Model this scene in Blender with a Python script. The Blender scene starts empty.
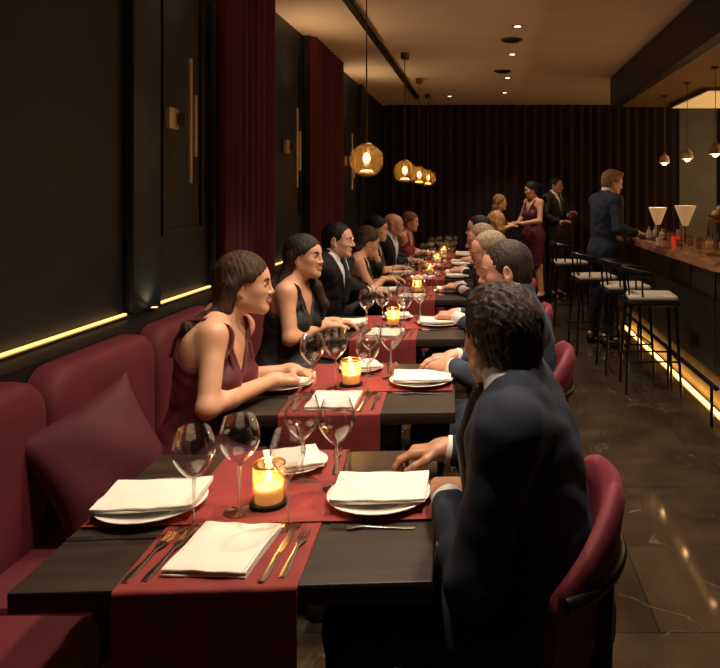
import bpy, math, random
import numpy as np
from mathutils import Vector, Matrix
random.seed(7)
PI = math.pi
sc = bpy.context.scene
COL = sc.collection

# ------------------------------------------------------------------ camera frame (used only to read positions off the photo)
F, CX, CY, EYE = 700.0, 485.0, 195.0, 1.5
def at(px, py, d):
    s = F / d
    return Vector(((px - CX) / s, d, EYE - (py - CY) / s))
def on(px, py, z):
    """point of the horizontal plane z seen at that pixel"""
    d = F * (EYE - z) / (py - CY)
    return at(px, py, d)

# ------------------------------------------------------------------ materials
MATS = {}
def nodes_of(name):
    m = bpy.data.materials.new(name)
    m.use_nodes = True
    nt = m.node_tree
    b = nt.nodes['Principled BSDF']
    return m, nt, b
def N(nt, t, **kw):
    n = nt.nodes.new(t)
    for k, v in kw.items():
        if k in n.inputs: n.inputs[k].default_value = v
        else: setattr(n, k, v)
    return n
def coords(nt, scale=(1, 1, 1), kind='Object'):
    tc = N(nt, 'ShaderNodeTexCoord'); mp = N(nt, 'ShaderNodeMapping')
    mp.inputs['Scale'].default_value = scale
    nt.links.new(tc.outputs[kind], mp.inputs['Vector'])
    return mp.outputs['Vector']
def mat(name, col, rough=.5, metal=0, sheen=0, noise=None, bump=None, var=.15, emit=None, spec=None, sss=0, coat=0):
    """procedural principled material: colour varied by noise, bump from a second noise"""
    m, nt, b = nodes_of(name)
    L = nt.links.new
    c = (*col, 1)
    b.inputs['Base Color'].default_value = c
    b.inputs['Roughness'].default_value = rough
    b.inputs['Metallic'].default_value = metal
    if spec is not None: b.inputs['Specular IOR Level'].default_value = spec
    if coat: b.inputs['Coat Weight'].default_value = coat; b.inputs['Coat Roughness'].default_value = .15
    if sheen:
        b.inputs['Sheen Weight'].default_value = sheen
        b.inputs['Sheen Roughness'].default_value = .4
        b.inputs['Sheen Tint'].default_value = (min(1, col[0] * 5), min(1, col[1] * 5), min(1, col[2] * 5), 1)
    if sss:
        b.inputs['Subsurface Weight'].default_value = sss
        b.inputs['Subsurface Radius'].default_value = (.9, .35, .2)
        b.inputs['Subsurface Scale'].default_value = .01
    if noise:
        v = coords(nt, noise if isinstance(noise, tuple) else (noise,) * 3)
        t = N(nt, 'ShaderNodeTexNoise', Scale=1.0, Detail=4.0)
        L(v, t.inputs['Vector'])
        r = N(nt, 'ShaderNodeMapRange')
        r.inputs['From Min'].default_value = .3; r.inputs['From Max'].default_value = .7
        r.inputs['To Min'].default_value = 1 - var; r.inputs['To Max'].default_value = 1 + var
        L(t.outputs['Fac'], r.inputs['Value'])
        mx = N(nt, 'ShaderNodeVectorMath', operation='SCALE')
        mx.inputs[0].default_value = col
        L(r.outputs['Result'], mx.inputs['Scale'])
        L(mx.outputs['Vector'], b.inputs['Base Color'])
    if bump:
        sc_, st, dist = bump
        v = coords(nt, sc_ if isinstance(sc_, tuple) else (sc_,) * 3)
        t = N(nt, 'ShaderNodeTexNoise', Scale=1.0, Detail=3.0)
        L(v, t.inputs['Vector'])
        bp = N(nt, 'ShaderNodeBump', Strength=st, Distance=dist)
        L(t.outputs['Fac'], bp.inputs['Height'])
        L(bp.outputs['Normal'], b.inputs['Normal'])
    if emit:
        b.inputs['Emission Color'].default_value = (*emit[0], 1)
        b.inputs['Emission Strength'].default_value = emit[1]
    MATS[name] = m
    return m
def thin_glass(name, tint, gloss=1.0, rough=.015, base=.03, edge=.55, haze=None):
    m, nt, b = nodes_of(name)
    nt.nodes.remove(b)
    L = nt.links.new
    out = nt.nodes['Material Output']
    tr = N(nt, 'ShaderNodeBsdfTransparent'); tr.inputs['Color'].default_value = (*tint, 1)
    gl = N(nt, 'ShaderNodeBsdfGlossy'); gl.inputs['Roughness'].default_value = rough
    gl.inputs['Color'].default_value = (gloss, gloss, gloss, 1)
    lw = N(nt, 'ShaderNodeLayerWeight', Blend=.5)
    fr = N(nt, 'ShaderNodeMath', operation='POWER'); fr.inputs[1].default_value = 3.2
    L(lw.outputs['Facing'], fr.inputs[0])
    fm = N(nt, 'ShaderNodeMath', operation='MULTIPLY'); fm.inputs[1].default_value = edge
    L(fr.outputs[0], fm.inputs[0])
    ad = N(nt, 'ShaderNodeMath', operation='ADD', use_clamp=True); ad.inputs[1].default_value = base
    L(fm.outputs[0], ad.inputs[0])
    if haze:      # smoked glass: a little of the light scatters in the wall of the glass
        tl = N(nt, 'ShaderNodeBsdfTranslucent'); tl.inputs['Color'].default_value = (*haze[0], 1)
        mh = N(nt, 'ShaderNodeMixShader'); mh.inputs['Fac'].default_value = haze[1]
        L(tr.outputs[0], mh.inputs[1]); L(tl.outputs[0], mh.inputs[2]); tr = mh
    mx = N(nt, 'ShaderNodeMixShader')
    L(ad.outputs['Value'], mx.inputs['Fac']); L(tr.outputs[0], mx.inputs[1]); L(gl.outputs[0], mx.inputs[2])
    L(mx.outputs[0], out.inputs['Surface'])
    MATS[name] = m
    return m

WARM = (1, .62, .28)
mat('velvet', (.095, .006, .011), .75, sheen=.10, noise=5, var=.22, bump=(60, .15, .004))
mat('velvet_dark', (.070, .005, .010), .8, sheen=.08, noise=6, var=.2, bump=(60, .15, .004))
mat('chair_velvet', (.135, .010, .020), .75, sheen=.12, noise=9, var=.12, bump=(80, .1, .003))
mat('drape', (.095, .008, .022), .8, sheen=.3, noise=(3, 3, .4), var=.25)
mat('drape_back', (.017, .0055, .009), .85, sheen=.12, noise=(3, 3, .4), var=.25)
mat('runner', (.20, .022, .020), .8, sheen=.2, noise=14, var=.12, bump=((220, 220, 220), .25, .002))
mat('table_wood', (.032, .021, .014), .45, spec=.3, noise=(3, 30, 30), var=.3, bump=((4, 60, 60), .06, .002))
mat('black_metal', (.012, .012, .013), .35, metal=.6)
mat('brass', (.55, .36, .13), .3, metal=1, noise=30, var=.12)
mat('brass_dim', (.22, .14, .06), .38, metal=1, noise=20, var=.1)
mat('brass_pale', (.70, .55, .38), .45, metal=.55, noise=30, var=.08)
mat('steel', (.5, .47, .43), .25, metal=1, noise=40, var=.1)
mat('porcelain', (.78, .74, .68), .2, coat=.3, noise=9, var=.02)
mat('linen', (.74, .68, .59), .85, noise=20, var=.04, bump=((300, 300, 300), .25, .0015))
mat('wall_dark', (.0065, .0095, .017), .55, noise=3, var=.3, bump=(40, .05, .004))
mat('wall_blue', (.009, .019, .040), .5, noise=4, var=.25)
mat('wall_black', (.006, .006, .007), .5, noise=4, var=.25)
mat('panel_grey', (.11, .105, .095), .6, noise=3, var=.15)
mat('ceiling_paint', (.78, .60, .43), .8, noise=2.5, var=.05)
mat('soffit_black', (.010, .009, .008), .45, noise=4, var=.2)
mat('soffit_glow_tint', (.34, .21, .09), .4, metal=.3, noise=2, var=.12)  # warm lamp glow under the soffit put into the base colour
mat('bar_front', (.012, .011, .010), .4, noise=4, var=.25)
mat('kick_glow_tint', (.40, .25, .08), .45, metal=.4, noise=(3, 3, 20), var=.25)  # gold glow of the floor strip put into the panel colour
mat('cream_pad', (.40, .34, .26), .7, noise=10, var=.08)
mat('led', (1, .7, .3), .5, emit=((1, .58, .17), 1.9))
mat('led_bar', (1, .7, .3), .5, emit=((1, .55, .14), 6))
mat('bulb', (1, .8, .5), .5, emit=((1, .62, .25), 22))
mat('bulb_small', (1, .8, .5), .5, emit=((1, .62, .26), 14))
mat('downlight_lens', (1, .85, .6), .5, emit=((1, .75, .42), 9))
mat('recess_glow', (1, .8, .5), .5, emit=((1, .55, .18), .5))  # emission stands in for the lit recess in the soffit
mat('flame', (1, .7, .3), .5, emit=((1, .55, .16), 28))
mat('wax', (.85, .70, .45), .5, emit=((1, .58, .22), .35), sss=.2)
mat('cream_shade', (.75, .55, .30), .6, emit=((1, .60, .24), .22))
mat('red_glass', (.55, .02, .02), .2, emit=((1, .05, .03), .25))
mat('clay', (.35, .15, .08), .5, noise=20, var=.2)
mat('wine_dark', (.05, .004, .008), .1)
mat('fruit_yellow', (.6, .40, .12), .5, noise=30, var=.2)
mat('fruit_red', (.5, .06, .03), .45, noise=30, var=.2)
mat('leaf', (.12, .13, .04), .5, noise=30, var=.3)
thin_glass('glass', (.96, .96, .96), base=.065, edge=1.0)
thin_glass('glass_stem', (.85, .85, .85), base=.14, edge=.9)
thin_glass('amber', (.98, .85, .62), base=.06, haze=((1, .72, .38), .13))
thin_glass('amber_globe', (.78, .58, .30), base=.06, edge=.5, haze=((.80, .50, .18), .16))
thin_glass('jar_glass', (.85, .80, .72), base=.12)

# copper / polished bar counter and marble floor
def counter_mat():
    m, nt, b = nodes_of('counter'); L = nt.links.new
    v = coords(nt, (6, 1.2, 6))
    t = N(nt, 'ShaderNodeTexNoise', Scale=1.6, Detail=6.0, Distortion=1.2)
    L(v, t.inputs['Vector'])
    r = N(nt, 'ShaderNodeValToRGB')
    r.color_ramp.elements[0].position = .35; r.color_ramp.elements[0].color = (.13, .05, .024, 1)
    r.color_ramp.elements[1].position = .7; r.color_ramp.elements[1].color = (.40, .19, .10, 1)
    L(t.outputs['Fac'], r.inputs['Fac']); L(r.outputs['Color'], b.inputs['Base Color'])
    b.inputs['Roughness'].default_value = .16
    MATS['counter'] = m
def floor_mat():
    m, nt, b = nodes_of('marble'); L = nt.links.new
    v = coords(nt, (1, 1, 1))
    br = N(nt, 'ShaderNodeTexBrick', Scale=1.0)
    br.inputs['Brick Width'].default_value = 1.2; br.inputs['Row Height'].default_value = .6
    br.inputs['Mortar Size'].default_value = .003; br.inputs['Mortar Smooth'].default_value = .2
    br.inputs['Color1'].default_value = (.046, .030, .018, 1); br.inputs['Color2'].default_value = (.036, .024, .015, 1)
    br.inputs['Mortar'].default_value = (.014, .011, .009, 1)
    L(v, br.inputs['Vector'])
    n1 = N(nt, 'ShaderNodeTexNoise', Scale=1.1, Detail=5.0, Distortion=.6); L(v, n1.inputs['Vector'])
    sub = N(nt, 'ShaderNodeMath', operation='SUBTRACT'); sub.inputs[1].default_value = .5
    ab = N(nt, 'ShaderNodeMath', operation='ABSOLUTE')
    L(n1.outputs['Fac'], sub.inputs[0]); L(sub.outputs[0], ab.inputs[0])
    r = N(nt, 'ShaderNodeMapRange', clamp=True)
    r.inputs['From Min'].default_value = 0; r.inputs['From Max'].default_value = .004
    r.inputs['To Min'].default_value = 1; r.inputs['To Max'].default_value = 0
    L(ab.outputs[0], r.inputs['Value'])
    n2 = N(nt, 'ShaderNodeTexNoise', Scale=1.7, Detail=2.0); L(v, n2.inputs['Vector'])
    r2 = N(nt, 'ShaderNodeMapRange', clamp=True)
    r2.inputs['From Min'].default_value = .5; r2.inputs['From Max'].default_value = .68
    L(n2.outputs['Fac'], r2.inputs['Value'])
    mu = N(nt, 'ShaderNodeMath', operation='MULTIPLY'); L(r.outputs[0], mu.inputs[0]); L(r2.outputs[0], mu.inputs[1])
    n3 = N(nt, 'ShaderNodeTexNoise', Scale=3.0, Detail=6.0); L(v, n3.inputs['Vector'])
    r3 = N(nt, 'ShaderNodeMapRange'); r3.inputs['From Min'].default_value = .3; r3.inputs['From Max'].default_value = .7
    r3.inputs['To Min'].default_value = .65; r3.inputs['To Max'].default_value = 1.4
    L(n3.outputs['Fac'], r3.inputs['Value'])
    sc_ = N(nt, 'ShaderNodeVectorMath', operation='SCALE'); L(br.outputs['Color'], sc_.inputs[0]); L(r3.outputs[0], sc_.inputs['Scale'])
    mx = N(nt, 'ShaderNodeMixRGB'); L(mu.outputs[0], mx.inputs['Fac']); L(sc_.outputs['Vector'], mx.inputs['Color1'])
    mx.inputs['Color2'].default_value = (.22, .17, .12, 1)
    L(mx.outputs['Color'], b.inputs['Base Color'])
    b.inputs['Roughness'].default_value = .06
    MATS['marble'] = m
counter_mat(); floor_mat()

# ------------------------------------------------------------------ object plumbing
def link(o, parent=None):
    COL.objects.link(o)
    if parent is not None: o.parent = parent
    return o
def tag(o, label=None, cat=None, group=None, kind=None):
    if label: o['label'] = label
    if cat: o['category'] = cat
    if group: o['group'] = group
    if kind: o['kind'] = kind
    return o
def thing(name, label, cat, loc=(0, 0, 0), rz=0, group=None):
    o = bpy.data.objects.new(name, None)
    o.empty_display_size = .1
    o.location = loc; o.rotation_euler = (0, 0, rz)
    link(o)
    return tag(o, label, cat, group)
def dup(root, loc, rz=0, label=None, group=None):
    r = root.copy(); COL.objects.link(r); r.location = loc; r.rotation_euler = (0, 0, rz)
    if label: r['label'] = label
    if group: r['group'] = group
    def rec(src, dst):
        for ch in list(src.children):
            c = ch.copy(); COL.objects.link(c); c.parent = dst
            rec(ch, c)
    rec(root, r)
    return r

class MB:
    """collects simple shapes in one mesh"""
    def __init__(s): s.v = []; s.f = []
    def add(s, vs, fs):
        b = len(s.v)
        s.v += [tuple(v) for v in vs]; s.f += [tuple(b + i for i in f) for f in fs]
        return s
    def box(s, lo, hi, bev=0.0):
        x0, y0, z0 = lo; x1, y1, z1 = hi
        bev = min(bev, (x1 - x0) / 2.01, (y1 - y0) / 2.01, (z1 - z0) / 2.01)
        if bev <= 0:
            vs = [(x, y, z) for z in (z0, z1) for y in (y0, y1) for x in (x0, x1)]
            return s.add(vs, [(0, 2, 3, 1), (4, 5, 7, 6), (0, 1, 5, 4), (2, 6, 7, 3), (0, 4, 6, 2), (1, 3, 7, 5)])
        # stacked rounded-rectangle rings
        rings = []
        for z, ins in ((z0, bev), (z0 + bev * .3, bev * .3), (z0 + bev, 0), (z1 - bev, 0), (z1 - bev * .3, bev * .3), (z1, bev)):
            ring = []
            for cx, cy, a0 in ((x1 - bev, y1 - bev, 0), (x0 + bev, y1 - bev, 90), (x0 + bev, y0 + bev, 180), (x1 - bev, y0 + bev, 270)):
                for k in range(4):
                    a = math.radians(a0 + 30 * k); r = bev - ins * .999
                    ring.append((cx + r * math.cos(a), cy + r * math.sin(a), z))
            rings.append(ring)
        return s.loft(rings)
    def loft(s, rings, caps=True, closed=True):
        n = len(rings[0]); vs = [p for r in rings for p in r]; fs = []
        for i in range(len(rings) - 1):
            for j in range(n if closed else n - 1):
                a = i * n + j; b = i * n + (j + 1) % n
                fs.append((a, b, b + n, a + n))
        if caps:
            fs.append(tuple(range(n - 1, -1, -1))); fs.append(tuple((len(rings) - 1) * n + j for j in range(n)))
        return s.add(vs, fs)
    def lathe(s, prof, c=(0, 0, 0), n=24, caps=True):
        rings = [[(c[0] + r * math.cos(2 * PI * j / n), c[1] + r * math.sin(2 * PI * j / n), c[2] + z) for j in range(n)] for r, z in prof]
        return s.loft(rings, caps)
    def tube(s, pts, r, n=8, flat=None):
        pts = [Vector(p) for p in pts]; rings = []
        rr = r if isinstance(r, (list, tuple)) else [r] * len(pts)
        up = None
        for i, p in enumerate(pts):
            t = (pts[min(i + 1, len(pts) - 1)] - pts[max(i - 1, 0)]).normalized()
            if up is None: up = Vector((0, 0, 1)) if abs(t.z) < .9 else Vector((1, 0, 0))
            a = t.cross(up).normalized(); up = a.cross(t).normalized()
            fl = flat or 1
            rings.append([p + a * (rr[i] * math.cos(2 * PI * j / n)) + up * (rr[i] * fl * math.sin(2 * PI * j / n)) for j in range(n)])
        return s.loft(rings)
    def slab(s, grid_top, thick):
        """closed sheet from a grid of points (rows), thickness along -normal given as vector function or constant z"""
        R, Cn = len(grid_top), len(grid_top[0])
        top = [p for row in grid_top for p in row]
        t = Vector(thick)
        bot = [Vector(p) - t for p in top]
        fs = []; m = R * Cn
        for i in range(R - 1):
            for j in range(Cn - 1):
                a = i * Cn + j
                fs.append((a, a + 1, a + Cn + 1, a + Cn)); fs.append((m + a, m + a + Cn, m + a + Cn + 1, m + a + 1))
        for i in range(R - 1):
            a = i * Cn; fs.append((a, a + Cn, m + a + Cn, m + a))
            a = i * Cn + Cn - 1; fs.append((a, m + a, m + a + Cn, a + Cn))
        for j in range(Cn - 1):
            fs.append((j, m + j, m + j + 1, j + 1)); a = (R - 1) * Cn + j; fs.append((a, a + 1, m + a + 1, m + a))
        return s.add(top + bot, fs)
    def build(s, name, material, parent=None, smooth=True, angle=40, loc=None):
        me = bpy.data.meshes.new(name)
        me.from_pydata(s.v, [], s.f); me.validate()
        import bmesh
        bm = bmesh.new(); bm.from_mesh(me)
        bmesh.ops.recalc_face_normals(bm, faces=bm.faces)
        if smooth:
            for f in bm.faces: f.smooth = True
            lim = math.radians(angle)
            for e in bm.edges:
                if len(e.link_faces) == 2 and e.calc_face_angle(0) > lim: e.smooth = False
        bm.to_mesh(me); bm.free()
        me.materials.append(MATS[material])
        o = bpy.data.objects.new(name, me)
        if loc: o.location = loc
        return link(o, parent)

# ------------------------------------------------------------------ implicit surfaces (bodies, hair, clothes)
def V3(*a): return np.array(a, dtype=np.float64)
def unit(v): v = np.asarray(v, float); return v / (np.linalg.norm(v) + 1e-12)
class Sdf:
    def __init__(s): s.ops = []
    def cone(s, a, b, ra, rb, k=.02, sub=False):
        a = np.asarray(a, float); b = np.asarray(b, float); ab = b - a; L2 = max(1e-9, ab @ ab)
        def f(X, Y, Z):
            x, y, z = X - a[0], Y - a[1], Z - a[2]
            t = np.clip((x * ab[0] + y * ab[1] + z * ab[2]) / L2, 0, 1)
            return np.sqrt((x - t * ab[0]) ** 2 + (y - t * ab[1]) ** 2 + (z - t * ab[2]) ** 2) - (ra + t * (rb - ra))
        r = max(ra, rb)
        s.ops.append(('s' if sub else 'u', f, np.minimum(a, b) - r, np.maximum(a, b) + r, k)); return s
    def chain(s, pts, rs, k=.02):
        for i in range(len(pts) - 1): s.cone(pts[i], pts[i + 1], rs[i], rs[i + 1], k)
        return s
    def ell(s, c, R, r, k=.02, sub=False):
        c = np.asarray(c, float); R = np.asarray(R, float); r = np.asarray(r, float)
        def f(X, Y, Z):
            x, y, z = X - c[0], Y - c[1], Z - c[2]
            q0 = (R[0, 0] * x + R[0, 1] * y + R[0, 2] * z) / r[0]
            q1 = (R[1, 0] * x + R[1, 1] * y + R[1, 2] * z) / r[1]
            q2 = (R[2, 0] * x + R[2, 1] * y + R[2, 2] * z) / r[2]
            k0 = np.sqrt(q0 * q0 + q1 * q1 + q2 * q2)
            k1 = np.sqrt((q0 / r[0]) ** 2 + (q1 / r[1]) ** 2 + (q2 / r[2]) ** 2) + 1e-6
            return k0 * (k0 - 1) / k1
        e = np.sqrt(((R * r[:, None]) ** 2).sum(0))
        s.ops.append(('s' if sub else 'u', f, c - e, c + e, k)); return s
    def box(s, c, R, h, rad=.01, k=.02):
        c = np.asarray(c, float); R = np.asarray(R, float); h = np.asarray(h, float)
        def f(X, Y, Z):
            x, y, z = X - c[0], Y - c[1], Z - c[2]
            q = [np.abs(R[i, 0] * x + R[i, 1] * y + R[i, 2] * z) - (h[i] - rad) for i in range(3)]
            o = np.sqrt(sum(np.maximum(t, 0) ** 2 for t in q))
            return o + np.minimum(np.maximum(np.maximum(q[0], q[1]), q[2]), 0) - rad
        e = np.abs(R * h[:, None]).sum(0)
        s.ops.append(('u', f, c - e, c + e, k)); return s
    def cut(s, f, k=0):    # keep where f < 0
        s.ops.append(('x', f, None, None, k)); return s
    def warp(s, f):        # add f to the field
        s.ops.append(('w', f, None, None, 0)); return s
    def mesh(s, h):
        los = [o[2] for o in s.ops if o[0] == 'u']; his = [o[3] for o in s.ops if o[0] == 'u']
        pad = 3 * h + .012
        lo = np.min(los, 0) - pad; hi = np.max(his, 0) + pad
        n = np.ceil((hi - lo) / h).astype(int) + 1
        ax = [(lo[i] + h * np.arange(n[i])).astype(np.float32) for i in range(3)]
        Fd = np.full(n, 1.0, np.float32)
        G = (ax[0][:, None, None], ax[1][None, :, None], ax[2][None, None, :])
        for op, f, a, b, k in s.ops:
            if op in 'us':
                p = k + 3 * h + .012
                i0 = np.clip(np.floor((a - p - lo) / h).astype(int), 0, n - 1); i1 = np.clip(np.ceil((b + p - lo) / h).astype(int) + 1, 1, n)
                if (i1 <= i0).any(): continue
                sl = tuple(slice(i0[i], i1[i]) for i in range(3))
                d = f(G[0][sl[0]], G[1][:, sl[1]], G[2][:, :, sl[2]]).astype(np.float32)
                c = Fd[sl]
                if op == 'u':
                    hh = np.maximum(k - np.abs(c - d), 0) / max(k, 1e-6)
                    Fd[sl] = np.minimum(c, d) - hh * hh * (k * .25)
                else:
                    d = -d
                    hh = np.maximum(k - np.abs(c - d), 0) / max(k, 1e-6)
                    Fd[sl] = np.maximum(c, d) + hh * hh * (k * .25)
            elif op == 'x':
                d = f(*G).astype(np.float32)
                if k: 
                    hh = np.maximum(k - np.abs(Fd - d), 0) / k
                    Fd = np.maximum(Fd, d) + hh * hh * (k * .25)
                else: Fd = np.maximum(Fd, d)
            else:
                m = np.abs(Fd) < .06
                w = np.broadcast_to(f(*G), Fd.shape)
                Fd = np.where(m, Fd + w, Fd).astype(np.float32)
        return nets(Fd, lo, h)
def nets(Fd, lo, h):
    S = Fd < 0
    n = np.array(Fd.shape)
    cnt = np.zeros(n - 1, np.int8)
    offs = [(i, j, k) for i in (0, 1) for j in (0, 1) for k in (0, 1)]
    for o in offs: cnt += S[o[0]:n[0] - 1 + o[0], o[1]:n[1] - 1 + o[1], o[2]:n[2] - 1 + o[2]]
    act = (cnt > 0) & (cnt < 8)
    I = np.argwhere(act)
    if len(I) == 0: return np.zeros((0, 3)), np.zeros((0, 4), int)
    idx = np.full(n - 1, -1, np.int32); idx[act] = np.arange(len(I))
    val = {o: Fd[I[:, 0] + o[0], I[:, 1] + o[1], I[:, 2] + o[2]] for o in offs}
    P = np.zeros((len(I), 3)); W = np.zeros(len(I))
    for o in offs:
        for a in range(3):
            if o[a] == 0:
                q = list(o); q[a] = 1; q = tuple(q)
                v0, v1 = val[o], val[q]; m = (v0 < 0) != (v1 < 0)
                t = np.where(m, v0 / np.where(np.abs(v0 - v1) < 1e-9, 1e-9, v0 - v1), 0)
                pt = np.tile(np.array(o, float), (len(I), 1)); pt[:, a] = t
                P[m] += pt[m]; W[m] += 1
    verts = lo + h * (I + P / W[:, None])
    faces = []
    for a in range(3):
        b, c = (a + 1) % 3, (a + 2) % 3
        sl0 = [slice(None)] * 3; sl1 = [slice(None)] * 3
        sl0[a] = slice(0, n[a] - 1); sl1[a] = slice(1, n[a])
        for x in (b, c): sl0[x] = slice(1, n[x] - 1); sl1[x] = slice(1, n[x] - 1)
        s0 = S[tuple(sl0)]; s1 = S[tuple(sl1)]
        E = np.argwhere(s0 != s1)
        if len(E) == 0: continue
        flip = s0[tuple(E.T)]
        E[:, b] += 1; E[:, c] += 1
        def cell(db, dc):
            q = E.copy(); q[:, b] -= db; q[:, c] -= dc
            return idx[q[:, 0], q[:, 1], q[:, 2]]
        Q = np.stack([cell(1, 1), cell(0, 1), cell(0, 0), cell(1, 0)], 1)
        Q[~flip] = Q[~flip][:, ::-1]
        faces.append(Q)
    return verts, np.concatenate(faces)
def np_mesh(name, verts, quads, material, parent=None, origin=(0, 0, 0)):
    me = bpy.data.meshes.new(name)
    verts = verts - np.asarray(origin)
    me.vertices.add(len(verts)); me.vertices.foreach_set('co', verts.astype(np.float32).ravel())
    me.loops.add(quads.size); me.loops.foreach_set('vertex_index', quads.astype(np.int32).ravel())
    me.polygons.add(len(quads)); me.polygons.foreach_set('loop_start', np.arange(0, quads.size, 4, dtype=np.int32))
    me.polygons.foreach_set('use_smooth', np.ones(len(quads), bool))
    me.update(calc_edges=True)
    me.materials.append(MATS[material])
    o = bpy.data.objects.new(name, me)
    return link(o, parent)
# ------------------------------------------------------------------ people
for nm, c in dict(skin_light=(.62, .35, .23), skin_warm=(.60, .32, .195), skin_pink=(.55, .27, .18), skin_tan=(.36, .17, .09)).items():
    mat(nm, c, .48, noise=25, var=.05, bump=(180, .06, .002), sss=.08)
for nm, c in dict(hair_brown=(.045, .022, .012), hair_dark=(.026, .016, .011), hair_black=(.008, .006, .006), hair_blond=(.34, .19, .075),
                  hair_grey=(.20, .14, .095), hair_red=(.15, .055, .022), hair_fair=(.20, .10, .04)).items():
    mat(nm, c, .62, noise=(90, 90, 16), var=.5, bump=((240, 240, 30), .5, .006), spec=.22)
for nm, c in dict(suit_navy=(.013, .018, .032), suit_blue=(.028, .038, .060), suit_black=(.009, .009, .011), suit_brown=(.022, .017, .013), suit_midnight=(.009, .013, .024)).items():
    mat(nm, c, .8, sheen=.12, noise=(40, 40, 40), var=.12, bump=((500, 500, 500), .2, .001), spec=.25)
mat('dress_wine', (.085, .008, .014), .6, sheen=.3, noise=18, var=.15)
mat('dress_black', (.008, .008, .009), .65, sheen=.15, noise=18, var=.15)
mat('shirt_white', (.62, .60, .60), .8, noise=20, var=.03)
mat('shirt_pale', (.42, .40, .42), .8, noise=20, var=.03)
mat('tie_dark', (.012, .010, .014), .6, noise=(60, 60, 60), var=.3)
mat('shoe_black', (.008, .007, .007), .3, noise=20, var=.2)
mat('lips', (.36, .115, .085), .4, noise=60, var=.1)
mat('eye_white', (.48, .43, .39), .2, noise=60, var=.03)
mat('iris', (.03, .018, .010), .15, noise=90, var=.3)
mat('teeth', (.75, .70, .62), .3, noise=60, var=.03)
mat('gold_jewel', (.7, .45, .15), .25, metal=1, noise=60, var=.1)

def fr(ang, pitch=0.0, roll=0.0):
    """rows right, forward, up of a frame that looks along ang (degrees, 0 = +X), nose up by pitch"""
    a, p = math.radians(ang), math.radians(pitch)
    f = V3(math.cos(a) * math.cos(p), math.sin(a) * math.cos(p), math.sin(p))
    r = unit(np.cross(f, V3(0, 0, 1))); u = np.cross(r, f)
    q = math.radians(roll)
    r, u = r * math.cos(q) + u * math.sin(q), u * math.cos(q) - r * math.sin(q)
    return np.array([r, f, u])
def ik(S, W, l1, l2, hint):
    S, W = np.asarray(S, float), np.asarray(W, float)
    d = W - S; L = np.linalg.norm(d)
    if L > (l1 + l2) * .995: l1, l2 = l1 * L / (l1 + l2) * 1.006, l2 * L / (l1 + l2) * 1.006
    if L < abs(l1 - l2) + .02: L = abs(l1 - l2) + .02
    u = unit(d); a = (l1 * l1 - l2 * l2 + L * L) / (2 * L); hh = math.sqrt(max(0, l1 * l1 - a * a))
    h = np.asarray(hint, float); h = unit(h - u * (h @ u))
    return S + u * a + h * hh
def rot(v, axis, ang):
    axis = unit(axis); c, s = math.cos(ang), math.sin(ang)
    return v * c + np.cross(axis, v) * s + axis * (axis @ v) * (1 - c)

def hand(S, w, d, nrm, thumb, curl=.5, sc_=1.0, spread=.10, point=None):
    """five fingers on a palm: w wrist, d finger direction, nrm back of the hand, thumb +-1 side of d x nrm"""
    d = unit(d); nrm = unit(nrm - d * (nrm @ d)); lat = np.cross(d, nrm)
    lt = lat * thumb
    k = sc_
    c = w + d * .052 * k
    S.box(c, np.array([lat, d, nrm]), V3(.040, .050, .0145) * k, .013 * k, .018)
    S.cone(w - d * .012, w + d * .02, .025 * k, .027 * k, .02)
    for i, (o, ln, r) in enumerate(((.031, .072, .0088), (.0105, .081, .0092), (-.0105, .075, .0088), (-.031, .060, .0078))):
        p = w + d * (.094 - .004 * abs(i - 1)) * k + lt * o * k
        v = unit(d + lt * (spread * (1.2 - .8 * i)))
        cu = curl[i] if isinstance(curl, (list, tuple)) else curl * (1 + .12 * i)
        ax = lat
        pts = [p - d * .02 * k, p]; rs = [r * k, r * k]
        for j, fr_ in enumerate((.46, .30, .24)):
            ang = cu * (.55, .85, .6)[j]
            v = rot(v, ax, -ang)
            p = p + v * ln * fr_ * k; pts.append(p); rs.append(r * k * (.95, .88, .78)[j])
        S.chain(pts, rs, .004)
    b = w + d * .022 * k + lt * .026 * k
    v1 = unit(d * .62 + lt * .70 - nrm * .28); v2 = unit(d * .92 + lt * .22 - nrm * .35); v3 = unit(d * 1.0 - lt * .08 - nrm * .45)
    p1 = b + v1 * .042 * k; p2 = p1 + v2 * .033 * k; p3 = p2 + v3 * .025 * k
    S.cone(b, p1, .0145 * k, .012 * k, .014); S.chain([p1, p2, p3], [.0118 * k, .0105 * k, .0085 * k], .005)

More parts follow.
